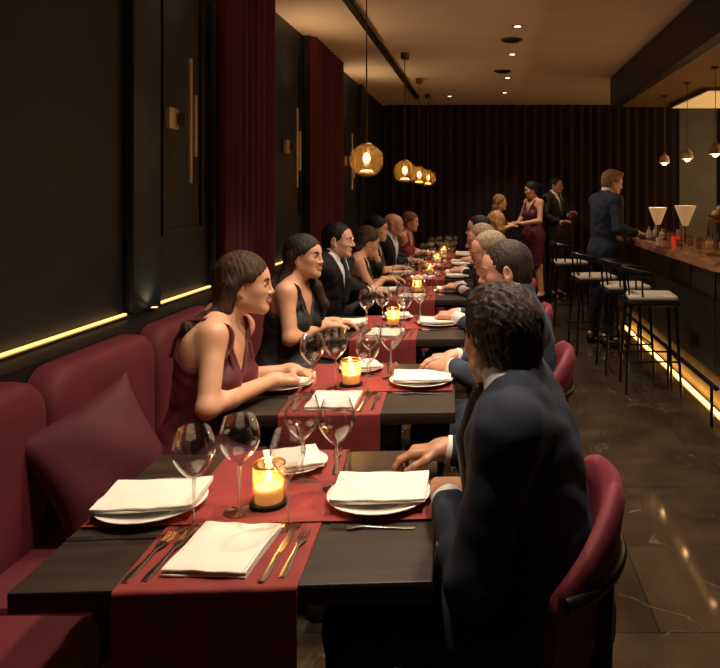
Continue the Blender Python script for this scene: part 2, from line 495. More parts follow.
def head_ops(S, hc, R, k, fem, ears=True):
    P = lambda r, f, u: hc + (R[0] * r + R[1] * f + R[2] * u) * k
    E = lambda c, rad, kk=.02, sub=False: S.ell(P(*c), R, V3(*rad) * k, kk, sub)
    E((0, -.012, .030), (.0745, .094, .086), .03)
    E((0, .030, -.030), (.060, .064, .078), .035)
    E((0, .040, .035), (.058, .052, .055), .03)                       # forehead
    for s in (-1, 1):
        S.cone(P(s * .052, .0, -.05), P(s * .020, .070, -.088), .020 * k if not fem else .016 * k, .018 * k, .03)   # jaw
        E((s * .039, .059, -.021), (.022, .022, .021), .028)           # cheek
        E((s * .030, .046, -.058), (.022, .026, .026), .02)
    E((0, .078, -.094), (.020 if not fem else .016, .018, .018), .02)  # chin
    for s in (-1, 1): E((s * .032, .097, .006), (.017, .011, .011), .016, True)   # eye sockets
    if not fem:
        for s in (-1, 1): S.cone(P(s * .014, .090, .026), P(s * .046, .076, .026), .007 * k, .006 * k, .012)   # brow ridge
    S.cone(P(0, .088, .016), P(0, .112 if not fem else .107, -.024), .0075 * k, .0105 * k if not fem else .0085 * k, .012)   # nose
    E((0, .109 if not fem else .106, -.027), (.0115, .012, .0095) if not fem else (.0095, .0105, .0085), .006)
    for s in (-1, 1): E((s * .0115, .099, -.030), (.008, .009, .0075), .006)
    for s in (-1, 1): E((s * .033, .083, .006), (.0135, .010, .0075), .005)    # eyelids
    E((0, .091, -.052), (.022, .012, .0075), .010)                     # upper lip
    E((0, .089, -.064), (.019, .011, .0075), .010)
    if ears:
        for s in (-1, 1):
            Re = np.array([unit(R[0] - s * R[1] * .35), unit(R[1] + s * R[0] * .35), R[2]])
            S.ell(P(s * .077, -.010, -.004), Re, V3(.009, .021, .033) * k, .012)
            S.ell(P(s * .086, -.004, -.002), Re, V3(.006, .011, .019) * k, .006, True)
            S.ell(P(s * .075, .000, -.032), Re, V3(.007, .010, .010) * k, .008)
    return P

def face_bits(root, hc, R, k, org, brow, smile=False, lipm='lips', lash=False):
    P = lambda r, f, u: Vector(hc + (R[0] * r + R[1] * f + R[2] * u) * k) - Vector(org)
    for s in (-1, 1):
        m = MB(); c = P(s * .0315, .0822, .006)
        def ball(mb, c, r, cap=None):
            rings = []
            for i in range(7):
                t = PI * i / 6
                rings.append([c + Vector(R[1]) * (r * math.cos(t) * k) + (Vector(R[0]) * math.cos(2 * PI * j / 10) * 1.15 + Vector(R[2]) * .62 * math.sin(2 * PI * j / 10)) * (r * k * max(.02, math.sin(t))) for j in range(10)])
            mb.loft(rings)
        ball(m, c, .0108)
        e = m.build('eye', 'eye_white', root)
        m = MB(); ball(m, P(s * .0315, .0893, .006), .0058)
        m.build('iris', 'iris', e)
        m = MB()
        m.tube([P(s * .014, .0965, .024), P(s * .030, .0935, .0295), P(s * .047, .0800, .025)], [.0035 * k, .0036 * k, .0016 * k], 6)
        m.build('eyebrow', brow, root)
        if lash:
            m = MB(); m.tube([P(s * .019, .0925, .0085), P(s * .032, .0965, .0135), P(s * .046, .0875, .0095)], [.001, .0016, .001], 5)
            m.build('eyelashes', 'hair_black', root)
    w = .029 if smile else .022; up = .010 if smile else .001
    m = MB()
    def arc(u0, f0, r, drop): 
        m.tube([P(-w, f0 - .014, u0 + up), P(-w * .5, f0 - .003, u0 + drop + up * .35), P(0, f0, u0 + drop), P(w * .5, f0 - .003, u0 + drop + up * .35), P(w, f0 - .014, u0 + up)], [.0012 * k, r * .85 * k, r * k, r * .85 * k, .0012 * k], 7)
    g = .0062 if smile else .0015
    arc(-.0545, .1025, .0033, .002 + 0); arc(-.0580, .1005, .0042, -g * 1.5)
    m.build('lips', lipm, root)
    if smile:
        m = MB(); m.tube([P(-.019, .0945, -.0575 + up * .4), P(0, .1020, -.0590), P(.019, .0945, -.0575 + up * .4)], [.002 * k, .0036 * k, .002 * k], 6)
        m.build('teeth', 'teeth', root)

HN = random.Random(11)
def strand_noise(amp, fx, fz, seed=0):
    a = seed * 1.7
    def f(X, Y, Z):
        return amp * (np.sin(X * fx + 2.3 * np.sin(Y * fx * .63 + a) + Z * fz) * np.sin(Y * fx * .91 + 1.9 * np.sin(X * fx * .57 + 1.1 + a) - Z * fz * .8) + .45 * np.sin((X + Y) * fx * 1.9 + np.sin(Z * 3 * fz + a) * 2))
    return f
def folds(amp, fq, seed=0):
    def f(X, Y, Z):
        return amp * (np.sin(X * fq + 1.8 * np.sin(Z * fq * .7 + seed) + seed) * np.sin(Z * fq * 1.1 + 1.5 * np.sin(Y * fq * .8 + seed * 2)) + .5 * np.sin(Y * fq * 1.6 + Z * fq * .9 + 2 * np.sin(X * fq * .5)))
    return f

def make_hair(root, org, style, hc, R, k, h, m, seed=0, tp=None):
    P = lambda r, f, u: hc + (R[0] * r + R[1] * f + R[2] * u) * k
    S = Sdf()
    def loc(X, Y, Z):
        x, y, z = X - hc[0], Y - hc[1], Z - hc[2]
        return tuple((R[i, 0] * x + R[i, 1] * y + R[i, 2] * z) / k for i in range(3))
    if style in ('short', 'curly', 'thin', 'rim', 'quiff'):
        t = dict(short=.009, curly=.013, thin=.007, rim=.008, quiff=.014)[style]
        S.ell(P(0, -.014, .032), R, V3(.0745 + t * .8, .094 + t, .086 + t * 1.15) * k, .02)
        S.ell(P(0, -.040, -.02), R, V3(.066 + t * .6, .060 + t * .7, .075) * k, .02)
        if style == 'quiff': S.ell(P(.01, .060, .105), R, V3(.05, .035, .022) * k, .03)
        if style == 'curly': S.ell(P(0, .035, .09), R, V3(.058, .05, .035) * k, .03)
        if style in ('short', 'curly', 'quiff', 'thin'):
            hl = {'thin': .090}.get(style, .066)
            S.cut(lambda X, Y, Z: (lambda r, f, u: np.where(f > .02, hl + .012 * np.cos(r * 40) - u + (f - .09) * .85, hl - .0595 - .006 - u + (f - .02) * (1.05 if style != 'curly' else .95)) * .7)(*loc(X, Y, Z)), .006)
            S.cut(lambda X, Y, Z: (lambda r, f, u: -.088 - u)(*loc(X, Y, Z)), .006)
        else:
            S.cut(lambda X, Y, Z: (lambda r, f, u: np.maximum(u - .035 - np.maximum(0, -f) * .3, np.maximum(f - .015 - u * .2, -.085 - u)))(*loc(X, Y, Z)), .008)
        S.warp(strand_noise({'short': .0014, 'curly': .0030, 'thin': .0008, 'rim': .001, 'quiff': .0022}[style], 210 if style != 'curly' else 170, 60, seed))
    else:
        S.ell(P(0, -.014, .032), R, V3(.0745 + .017, .094 + .015, .086 + .019) * k, .02)
        S.ell(P(0, -.040, -.02), R, V3(.080, .068, .085) * k, .02)
        if style == 'bun': S.ell(P(0, -.125, .03), R, V3(.045, .04, .042) * k, .015)
        S.cut(lambda X, Y, Z: (lambda r, f, u: (np.where(f > .035, .030 + (f - .035) * .72 - np.abs(r) * .30 + .006, np.where(f > 0, .012 + f * .57, .012 + f * 2.6)) - u) * .6)(*loc(X, Y, Z)), .006)
        if style in ('long', 'longfront', 'bob'):
            for s in (-1, -.6, -.2, .2, .6, 1):
                e = 1 - abs(s)
                p0 = P(s * .074, -.040 - .035 * e, .0)
                p1 = P(s * .074, -.062 - .030 * e, -.085)
                if style == 'bob': S.chain([p0, p1, P(s * .070, -.058 - .025 * e, -.14)], [.027, .026, .012], .022); continue
                p2 = (p1 + V3(0, 0, -.06)) * .5 + tp(s * .080, -.045 - .02 * e, .54) * .5; p3 = tp(s * .085, -.062 - .018 * e, .485); p4 = tp(s * .085, -.090, .40)
                if style == 'longfront' and s == -1:
                    p1 = P(s * .076, -.020, -.075); p2 = tp(-.085, .085, .50); p3 = tp(-.095, .135, .41); p4 = tp(-.085, .145, .33)
                S.chain([p0, p1, p2, p3, p4], [.027, .028, .027, .023, .008], .024)
            for s in (-1, 1): S.cone(P(s * .066, .030, .045), P(s * .078, -.030, .010), .014, .018, .02)
        if style == 'bun':
            for s in (-1, 1): S.cone(P(s * .066, .005, .03), P(s * .06, -.05, -.05), .018, .02, .02)
        S.warp(strand_noise(.0012, 170, 10, seed))
    v, q = S.mesh(h)
    return np_mesh('hair', v, q, m, root, org)

def person(label, x, y, ang, neck, hc, hang, hpitch=0, hroll=0, chest=None, seat=.46, stand=None, fem=False, hands=None, hair=('short', 'hair_dark'),
           outfit='suit', skin='skin_light', suit='suit_navy', tie='tie_dark', shirt='shirt_white', h=.006, smile=False, group=None, shrug=0.0, k=1.0, seed=0, legs=(0, 0), feet=None,
           shoulders=None, vneck=.16, al=None, pant=None, dress='dress_black'):
    org = V3(x, y, 0)
    root = thing('person', label, 'person', (x, y, 0), 0, group)
    A = fr(ang); C = chest if chest is not None else ang
    pel = V3(x, y, seat + .095 if stand is None else stand)
    nb = V3(*neck); hc = V3(*hc)
    up = unit(nb - pel); Cf = fr(C)
    r = unit(Cf[0] - up * (Cf[0] @ up)); f = np.cross(up, r); Ct = np.array([r, f, up])
    T = np.linalg.norm(nb - pel)
    if T < 1e-3: T = .5
    tp = lambda a, b, c: pel + r * a + f * b + up * (c * T / .52)
    sw = (.152 if fem else .190) * k
    shz = .475
    sL, sR = tp(-sw, -.005, shz + shrug), tp(sw, -.005, shz + shrug)
    if shoulders: sL = sL + V3(*shoulders[0]); sR = sR + V3(*shoulders[1])
    g = 1.0 if not fem else .86
    R = fr(hang, hpitch, hroll)
    def torso(S, o=0.0, kk=.05, low=True):
        S.ell(pel + up * .0, Ct, V3(.165, .118, .13) * (1 if not fem else .97) + o, kk)
        S.ell(tp(0, 0, .17), Ct, V3(.150 * g, .108 * g, .15) + o, kk)
        S.ell(tp(0, .0, .33), Ct, V3(.165 * g, .118 * g, .175) + o, kk)
        S.cone(tp(-.095 * g, 0, .425), tp(.095 * g, 0, .425), .082 * g + o, .082 * g + o, kk)
        if fem:
            for s in (-1, 1): S.ell(tp(s * .068, .088, .305), Ct, V3(.053, .046, .056) + o, .035)
        for s_ in (sL, sR): 
            S.cone(tp(0, -.01, .49) * .45 + s_ * .55, s_, .058 * g + o, .052 * g + o, .04)
            S.cone(tp(0, -.012, .535), s_ * .75 + tp(0, -.01, .49) * .25, .046 * g + o, .044 * g + o, .03)
    hk = (1.0 if not fem else .93) * k
    nk = hc - R[2] * .055 * hk - R[1] * .022 * hk
    def neckop(S, o=0.0): S.cone(tp(0, -.008, .49), nk, (.056 if not fem else .043) + o, (.054 if not fem else .042) + o, .035)
    l1, l2 = (.295, .255) if not fem else (.275, .248)
    if al: l1, l2 = al
    arms = {}
    for sd, sh, sg in (('L', sL, -1), ('R', sR, 1)):
        hd = hands[sd]
        w = V3(*hd['w'])
        hint = hd.get('hint'); hint = V3(*hint) if hint else r * sg * .8 - up * .8 - f * .3
        el = ik(sh, w, l1 * k, l2 * k, hint)
        if 'el' in hd: el = V3(*hd['el'])
        arms[sd] = (sh, el, w, hd)
    ra = (.050, .041, .029) if not fem else (.042, .035, .0235)
    def armop(S, sd, o=0.0, end=1.0, rw=None):
        sh, el, w, hd = arms[sd]
        we = el + (w - el) * end
        S.cone(sh, el, ra[0] + o, ra[1] + o, .03 + o * .5)
        m1 = el + (we - el) * .3
        S.cone(el, m1, ra[1] + o, ra[1] * .98 + o, .02); S.cone(m1, we, ra[1] * .98 + o, (rw or ra[2] + o), .015)
    # legs
    lp = []
    for i, sg in ((0, -1), (1, 1)):
        hip = pel + A[0] * sg * .085 + V3(0, 0, -.02)
        if stand is None:
            la = math.radians(legs[i]); d = A[1] * math.cos(la) + A[0] * math.sin(la)
            kn = hip + d * .42; kn[2] = seat + .07
            an = kn + d * .03; an[2] = .085
            if feet: an = an + V3(*feet[i])
            toe = an + d * .15; toe[2] = .03
        else:
            kn = hip + A[1] * (.02 if i else -.01) + A[0] * sg * .01; kn[2] = stand * .53
            an = hip + A[0] * sg * .02 - A[1] * (.0 if i else .05); an[2] = .085
            toe = an + unit(A[1] + A[0] * sg * .2) * .15; toe[2] = .03
        lp.append((hip, kn, an, toe))
    def legop(S, o=0.0, shank=True):
        for hip, kn, an, toe in lp:
            S.cone(hip, kn, .086 * (.95 if fem else 1) + o, .060 + o, .05)
            if shank: S.cone(kn, an, .058 + o, .040 + o, .03)
    # body: one surface
    B = Sdf(); torso(B); legop(B)
    for hip, kn, an, toe in lp: B.cone(an, toe, .036, .024, .03); B.cone(an, an - unit(toe - an) * .04, .036, .03, .02)
    neckop(B); head_ops(B, hc, R, hk, fem)
    for sd in 'LR':
        armop(B, sd)
        sh, el, w, hd = arms[sd]
        d = V3(*hd['d']) if 'd' in hd else unit(w - el)
        th = hd.get('thumb', -1 if sd == 'L' else 1)
        # thumb side: for a palm-down hand with fingers along d, right thumb lies to the left
        n_ = V3(*hd.get('n', (0, 0, 1)))
        lat = np.cross(unit(d), unit(n_))
        hand(B, w, d, n_, (1 if sd == 'L' else -1) * hd.get('flip', 1), hd.get('curl', .5), (.97 if not fem else .86) * k)
    v, q = B.mesh(h); np_mesh('body', v, q, skin, root, org)
    face_bits(root, hc, R, hk, Vector(org), hair[1] if hair[1] not in ('hair_blond',) else 'hair_fair', smile, 'lips' if fem else skin, fem)
    if hair[0] != 'bald': make_hair(root, org, hair[0], hc, R, hk, max(h * .9, .0034), hair[1], seed, tp)
    cf = lambda X, Y, Z: (lambda x, y_, z: (r[0] * x + r[1] * y_ + r[2] * z, f[0] * x + f[1] * y_ + f[2] * z, (up[0] * x + up[1] * y_ + up[2] * z) * .52 / T))(X - pel[0], Y - pel[1], Z - pel[2])
    if outfit == 'suit':
        S = Sdf(); torso(S, .007); 
        S.cut(lambda X, Y, Z: (lambda a, b, c: -c + .05)(*cf(X, Y, Z)))
        na = unit(nk - tp(0, -.008, .49))
        c0 = tp(0, -.008, .50)
        S.cone(c0, c0 + na * (.088), .073, .067, .012)
        S.cut(lambda X, Y, Z: (lambda a, b, c: c - .594 - np.where(b < 0, .014, -.30 * b))(*cf(X, Y, Z)), .004)
        v, q = S.mesh(max(h, .005)); np_mesh('shirt', v, q, shirt, root, org)
        # jacket
        S = Sdf(); torso(S, .016, .05)
        for sd in 'LR': armop(S, sd, .016, .86, .043)
        S.ell(pel - up * .03, Ct, V3(.185, .140, .16), .05)
        S.cone(c0 - na * .01, c0 + na * .008, .077, .073, .02)
        vf = lambda a, b, c: np.maximum(-(b - .0), np.abs(a) - np.maximum(0, (c - .20)) * .27)
        S.warp(folds(.0030, 38, seed + .5))
        S.cut(lambda X, Y, Z: -vf(*cf(X, Y, Z)), .004)
        S.cut(lambda X, Y, Z: (lambda a, b, c: (-.13 if stand is None else -.20) - c)(*cf(X, Y, Z)))
        v, q = S.mesh(h); np_mesh('jacket', v, q, suit, root, org)
        for sd in 'LR':
            sh, el, w, hd = arms[sd]; d = unit(w - el)
            S = Sdf(); S.cone(w - d * .060, w - d * .002, .040, .038, .004)
            e0 = w - d * .002
            S.cut(lambda X, Y, Z: (X - e0[0]) * d[0] + (Y - e0[1]) * d[1] + (Z - e0[2]) * d[2], .003)
            v, q = S.mesh(min(h, .006)); np_mesh('shirt_cuff', v, q, shirt, root, org)
        if tie:
            S = Sdf(); S.box(tp(0, .075, .515), Ct, V3(.018, .016, .018), .008, .01)
            S.chain([tp(0, .092, .50), tp(0, .132, .40), tp(0, .134, .24)], [.014, .020, .024], .01)
            v, q = S.mesh(.006); np_mesh('tie', v, q, tie, root, org)
        S = Sdf(); legop(S, .012); S.ell(pel, Ct, V3(.178, .132, .14), .05); S.warp(folds(.002, 45, seed))
        v, q = S.mesh(max(h, .006)); np_mesh('trousers', v, q, pant or suit, root, org)
    else:
        S = Sdf(); torso(S, .011)
        neckop(S, .008)
        for sh_, el_ in ((arms['L'][0], arms['L'][1]), (arms['R'][0], arms['R'][1])): S.cone(sh_, sh_ + (el_ - sh_) * .22, ra[0] + .010, ra[0] * .95 + .009, .036)
        S.ell(tp(0, 0, .02), Ct, V3(.172, .130, .17), .05)
        if stand is None:
            for hip, kn, an, toe in lp: S.cone(hip, kn, .096, .070, .08)
        else:
            kz = lp[0][1]
            mid = (lp[0][1] + lp[1][1]) / 2
            for sg in (-1, 1): S.cone(pel + A[0] * sg * .07, mid + A[0] * sg * .075 + V3(0, 0, .02), .115, .085, .06)
        S.warp(folds(.0022, 50, seed))
        def neckline(a, b, c):
            aa = np.abs(a)
            vv = np.where(b > -.01, .485 - vneck + aa * 2.0 * (vneck / .16), .40 + aa * .6)
            arm = np.where(c > .30, aa - (.104 + np.maximum(0, .44 - c) * .55), -1)
            return np.maximum(np.minimum(c - vv, 1), np.minimum(arm, 1) - np.where(aa > .19, -1, 0) * 0)
        S.cut(lambda X, Y, Z: neckline(*cf(X, Y, Z)), .004)
        v, q = S.mesh(min(h, .006)); np_mesh('dress', v, q, dress, root, org)
        # shoulder straps follow the shoulder line
        for sg, s_ in ((-1, sL), (1, sR)):
            pts = []
            m = MB()
            for tt, bb, cc in ((0, .118, .36), (.3, .095, .425), (.55, .060, .486), (.8, .0, .532), (1, -.062, .514), (1, -.100, .44), (1, -.106, .37)):
                pts.append(Vector(tp(sg * (.078 + .012 * tt) * g / .86, bb * 1.02, cc)) - Vector(org))
            m.tube(pts, .0085, 8, .6); m.build('dress_strap', dress, root)
    for hip, kn, an, toe in lp:
        S = Sdf(); d = unit(toe - an); d[2] = 0; d = unit(d); sr = np.cross(d, V3(0, 0, 1)); Rr = np.array([sr, d, V3(0, 0, 1)])
        c = an.copy(); c[2] = .045
        S.cone(c - d * .035, c + d * .13 + V3(0, 0, -.008), .045, .036, .02)
        S.cone(c - d * .02, an, .044, .046, .02)
        S.cut(lambda X, Y, Z: .001 - Z)
        if stand is not None and fem: pass
        v, q = S.mesh(.008); np_mesh('shoe', v, q, 'shoe_black', root, org)
    return root
# ------------------------------------------------------------------ the room
H = 2.9; WX = -1.6; BY = 11.0; RX = 4.2; Y0 = -1.2
def struct(name, lo, hi, m, bev=0):
    o = MB().box(lo, hi, bev).build(name, m); o['kind'] = 'structure'; return o
struct('floor', (WX - .1, Y0, -.06), (RX + .1, BY + .2, 0), 'marble')
struct('ceiling', (WX - .1, Y0, H), (RX + .1, BY + .2, H + .08), 'ceiling_paint')
struct('wall_left', (WX - .1, Y0, 0), (WX, BY + .2, H), 'wall_dark')
struct('wall_back', (WX - .1, BY, 0), (RX + .1, BY + .12, H), 'panel_grey')
struct('wall_right', (RX, Y0, 0), (RX + .1, BY + .2, H), 'wall_dark')
# low ledge behind the banquette and the light strip on it
struct('trim_1', (WX, Y0 + .2, 0), (-1.43, 10.2, .965), 'wall_black')
# pilasters and recessed panels
k = 2
for y0, y1 in ((3.10, 3.36), (4.04, 4.22), (4.86, 5.02), (6.13, 6.33), (7.36, 7.56), (8.85, 9.1)):
    struct(f'trim_{k}', (WX, y0, .967), (WX + .045, y1, H - .002), 'wall_blue', .004); k += 1
for n, (y0, y1) in enumerate(((3.38, 4.02), (5.05, 6.10), (7.60, 8.80))):
    # panel moulding
    x = WX
    m = MB()
    a, b, z0, z1 = y0 + .07, y1 - .07, 1.30, 2.72
    for lo, hi in (((x, a, z0), (x + .014, a + .03, z1)), ((x, b - .03, z0), (x + .014, b, z1)), ((x, a + .03, z0), (x + .014, b - .03, z0 + .03)), ((x, a + .03, z1 - .03), (x + .014, b - .03, z1))):
        m.box(lo, hi)
    o = m.build(f'trim_{k}', 'wall_black'); o['kind'] = 'structure'; k += 1
led = MB()
for y0, y1 in ((.6, 3.08), (3.38, 4.02), (5.05, 6.10), (7.60, 8.80)):
    t = thing('light_strip', '', 'light strip', (WX + .022, (y0 + y1) / 2, .967), 0, 'light strips along the wall ledge')
    L_ = (y1 - y0) / 2
    MB().box((-.02, -L_, 0), (.02, L_, .006)).build('channel', 'brass_dim', t)
    MB().box((-.010, -L_ + .01, .0065), (.010, L_ - .01, .015), .004).build('diffuser', 'led', t)
    t['label'] = 'glowing amber strip on the wall ledge ' + {.6: 'behind the nearest seat backs and scatter cushion', 3.38: 'under the nearest brass wall light', 5.05: 'under the second brass wall light', 7.60: 'under the farthest brass wall light'}[y0]
# ceiling track
t = thing('track_rail', 'slim black lighting track running lengthwise across the tan ceiling', 'ceiling track', (-.97, 5.4, H))
MB().box((-.035, -4.6, -.03), (.035, 4.6, -.001), .004).build('channel', 'black_metal', t)
MB().box((-.014, -4.58, -.036), (.014, 4.58, -.0305)).build('groove', 'brass_dim', t)

# soffit over the bar
def soffit():
    x0, y1, z0 = 1.50, 8.38, 2.55
    o = MB().box((x0, Y0, z0 + .02), (RX - .002, y1, H - .002)).build('trim_20', 'soffit_black'); o['kind'] = 'structure'
    o = MB().box((x0 + .12, Y0, z0), (RX - .002, y1 - .05, z0 + .018)).build('trim_21', 'soffit_glow_tint'); o['kind'] = 'structure'
    o = MB().box((x0, Y0, z0 - .012), (x0 + .10, y1, z0 + .018), .004).build('trim_22', 'soffit_black'); o['kind'] = 'structure'
soffit()
t = thing('lit_recess', 'large warm glowing panel standing in for the lit recess under the bar soffit', 'ceiling light', (2.95, 7.6, 2.55))
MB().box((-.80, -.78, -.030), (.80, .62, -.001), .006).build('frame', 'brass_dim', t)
MB().box((-.76, -.74, -.036), (.76, .58, -.0305)).build('diffuser', 'recess_glow', t)

# ------------------------------------------------------------------ curtains
def curtain(name, label, p0, p1, z0, z1, m, amp=.035, wave=.13, group=None, seed=0):
    p0, p1 = Vector(p0), Vector(p1); L_ = (p1 - p0).length; d = (p1 - p0) / L_; nn = Vector((-d.y, d.x))
    rnd = random.Random(seed); nseg = int(L_ / wave * 10)
    ph = [rnd.uniform(-.5, .5) for _ in range(int(L_ / wave) + 3)]
    top = []
    zs = [z0 + (z1 - z0) * i / 8 for i in range(9)]
    def off(s, fz):
        i = s / wave; j = int(i); fq = i - j
        p = ph[j] * (1 - fq) + ph[j + 1] * fq
        return amp * (math.sin(2 * PI * i + p * 1.5) + .25 * math.sin(4 * PI * i + p * 3)) * (.85 + .3 * fz * p)
    rows = []
    for z in zs:
        fz = (z1 - z) / (z1 - z0)
        rows.append([(p0.x + d.x * s + nn.x * off(s, fz), p0.y + d.y * s + nn.y * off(s, fz), z) for s in [L_ * i / nseg for i in range(nseg + 1)]])
    o = MB().slab(rows, (nn.x * .006, nn.y * .006, 0)).build(name, m, angle=80)
    return tag(o, label, 'curtain', group)
curtain('curtain', 'wine velvet curtain on the panelled wall behind the two nearest seated women', (-1.525, 4.05), (-1.525, 4.97), .97, H - .004, 'drape', .040, .115, 'wall curtains', 3)
curtain('curtain', 'narrower wine velvet curtain on the panelled wall beyond the second brass wall light', (-1.525, 6.12), (-1.525, 7.40), .97, H - .004, 'drape', .040, .125, 'wall curtains', 5)
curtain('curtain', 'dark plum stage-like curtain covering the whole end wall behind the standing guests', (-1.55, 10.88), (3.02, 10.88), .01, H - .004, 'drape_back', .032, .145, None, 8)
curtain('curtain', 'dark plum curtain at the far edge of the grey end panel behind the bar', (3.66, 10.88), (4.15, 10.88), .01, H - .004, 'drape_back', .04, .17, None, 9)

# ------------------------------------------------------------------ wall lights
def sconce(loc):
    t = thing('wall_light', '', 'wall light', loc, 0, 'brass wall lights')
    MB().box((0, -.085, -.05), (.012, .005, .05), .002).build('back_plate', 'brass_dim', t)
    MB().box((.0125, -.085, -.052), (.040, .020, .052), .003).build('bracket', 'brass_pale', t)
    MB().box((.0405, .0, -.03), (.080, .022, .03), .002).build('arm', 'brass_dim', t)
    m = MB().lathe([(.0, -.32), (.011, -.318), (.011, .318), (.0, .32)], (.090, .035, -.005), 12); m.build('tube', 'brass_pale', t)
    m = MB().lathe([(.0, -.16), (.010, -.158), (.010, .158), (.0, .16)], (.105, .062, -.03), 12); m.build('short_tube', 'brass_pale', t)
    return t
s0 = sconce((WX, 3.55, 1.885)); s0['label'] = 'brass rod wall light on the nearest dark wall panel'
dup(s0, (WX, 5.59, 1.885), 0, 'brass rod wall light on the second wall panel, between the two wine curtains')
dup(s0, (WX, 7.92, 1.885), 0, 'brass rod wall light on the farthest wall panel, past the second wine curtain')

for y, lab in ((3.23, 'small brass uplight puck at the foot of the nearest blue pilaster'), (4.94, 'small brass uplight puck at the foot of the blue pilaster beyond the first wine curtain')):
    t = thing('uplight', lab, 'light', (WX + .075, y, .9655), 0, 'uplights on the wall ledge')  # puck added to give the pilaster foot its gold wash
    MB().lathe([(0, 0), (.022, 0), (.022, .014), (.018, .016), (0, .016)], n=20).build('housing', 'brass_dim', t)
    MB().lathe([(0, .0162), (.015, .0162), (.014, .0185), (0, .0185)], n=16).build('lens', 'led', t)
# ------------------------------------------------------------------ banquette
def rounded_panel(y0, y1, z0, z1, x0, x1, r):
    """upholstered back panel: rounded-top outline in y-z, puffed in x"""
    n = 10; out = []
    for i in range(n + 1): a = PI * .5 * i / n; out.append((y1 - r + r * math.sin(PI / 2 - a) , z1 - r + r * math.sin(a)))
    for i in range(n + 1): a = PI * .5 * i / n; out.append((y0 + r - r * math.sin(a), z1 - r + r * math.cos(a)))
    for i in range(5): out.append((y0, z1 - r - (z1 - r - z0) * (i + 1) / 5))
    for i in range(8): out.append((y0 + (y1 - y0) * (i + 1) / 8, z0))
    for i in range(4): out.append((y1, z0 + (z1 - r - z0) * (i + 1) / 5))
    cy, cz = (y0 + y1) / 2, (z0 + z1) / 2
    rings = []
    for x, s in ((x0, 1), (x1 - .05, 1), (x1 - .02, .985), (x1 - .004, .95), (x1 + .008, .85), (x1 + .014, .6), (x1 + .016, .3)):
        rings.append([(x, cy + (y - cy) * (1 - (1 - s) * .75), cz + (z - cz) * s) for y, z in out])
    return MB().loft(rings)
t = thing('banquette', 'long wine velvet banquette with rounded back panels along the dark wall', 'banquette', (0, 0, 0))
MB().box((-1.42, .3, .0), (-.98, 9.4, .30)).build('plinth', 'wall_black', t)
w = .70; y = .70 - .655
i = 0
while y < 9.2:
    if y > -.2:
        rounded_panel(max(y, .02) + .006, y + w - .006, .42, .955, -1.425, -1.33, .11).build('back_panel', 'velvet', t)
    y += w; i += 1
for y in (.35, 1.76, 3.17, 4.58, 5.99, 7.40):
    MB().box((-1.405, y, .302), (-.95, y + 1.40, .465), .035).build('seat_cushion', 'velvet', t)
# scatter cushion
def pillow(n=18, s=.185):
    m = MB(); rows_t, rows_b = [], []
    for i in range(n + 1):
        a, b = [], []
        for j in range(n + 1):
            u, v = -1 + 2 * i / n, -1 + 2 * j / n
            px = u * (1 - .10 * (1 - abs(v) ** 2) * abs(u) ** 3); pz = v * (1 - .10 * (1 - abs(u) ** 2) * abs(v) ** 3)
            th = .075 * ((1 - u * u) * (1 - v * v)) ** .42 + .003 + .006 * math.sin(5 * u + 3 * v) * (1 - u * u) * (1 - v * v)
            a.append((px * s, -th, pz * s)); b.append((px * s, th, pz * s))
        rows_t.append(a); rows_b.append(b)
    R_ = n + 1
    vs = [p for r in rows_t for p in r] + [p for r in rows_b for p in r]; M_ = R_ * R_; fs = []
    for i in range(n):
        for j in range(n):
            q = i * R_ + j; fs.append((q, q + 1, q + R_ + 1, q + R_)); fs.append((M_ + q, M_ + q + R_, M_ + q + R_ + 1, M_ + q + 1))
    for i in range(n):
        for q, e in ((i * R_, R_), (i * R_ + n, R_), (i, 1), (n * R_ + i, 1)):
            fs.append((q, q + e, M_ + q + e, M_ + q))
    m.add(vs, fs); return m
c = pillow().build('cushion', 'velvet_dark')
c.location = (-1.195, 2.03, .467 + .222); c.rotation_euler = (math.radians(-6), math.radians(-8), math.radians(62))
c.rotation_mode = 'XYZ'
c.matrix_world = Matrix.Translation((-1.185, 2.16, .690)) @ Matrix.Rotation(math.radians(50), 4, 'Z') @ Matrix.Rotation(math.radians(-16), 4, 'X') @ Matrix.Rotation(math.radians(-22), 4, 'Y')
tag(c, 'square wine velvet scatter cushion leaning on the banquette beside the nearest table', 'cushion')

# ------------------------------------------------------------------ dining tables and place settings
TH = .75; TROT = math.radians(3)
TY = [1.69, 2.75, 3.99, 5.36, 6.56, 7.66, 8.76]
TX = -.52; TW, TD = .40, .352
ORD = ['nearest', 'second', 'third', 'fourth', 'fifth', 'sixth', 'farthest']
def TAB(i): return f'the {ORD[i]} dining table'
def tpos(i, u, v, z=TH):
    c, s = math.cos(TROT), math.sin(TROT)
    return (TX + u * c - v * s, TY[i] + u * s + v * c, z)
def make_table():
    t = thing('dining_table', '', 'table', (0, 0, 0), 0, 'dining tables in a row along the banquette')
    MB().box((-TW, -TD, TH - .042), (TW, TD, TH), .004).build('table_top', 'table_wood', t)
    MB().box((-.30, -.25, TH - .07), (.30, .25, TH - .0425)).build('under_frame', 'black_metal', t)
    MB().lathe([(.0, .025), (.045, .025), (.045, TH - .0705), (0, TH - .0705)], n=20).build('column', 'black_metal', t)
    MB().box((-.26, -.24, 0), (.26, .24, .0245), .006).build('base', 'black_metal', t)
    return t
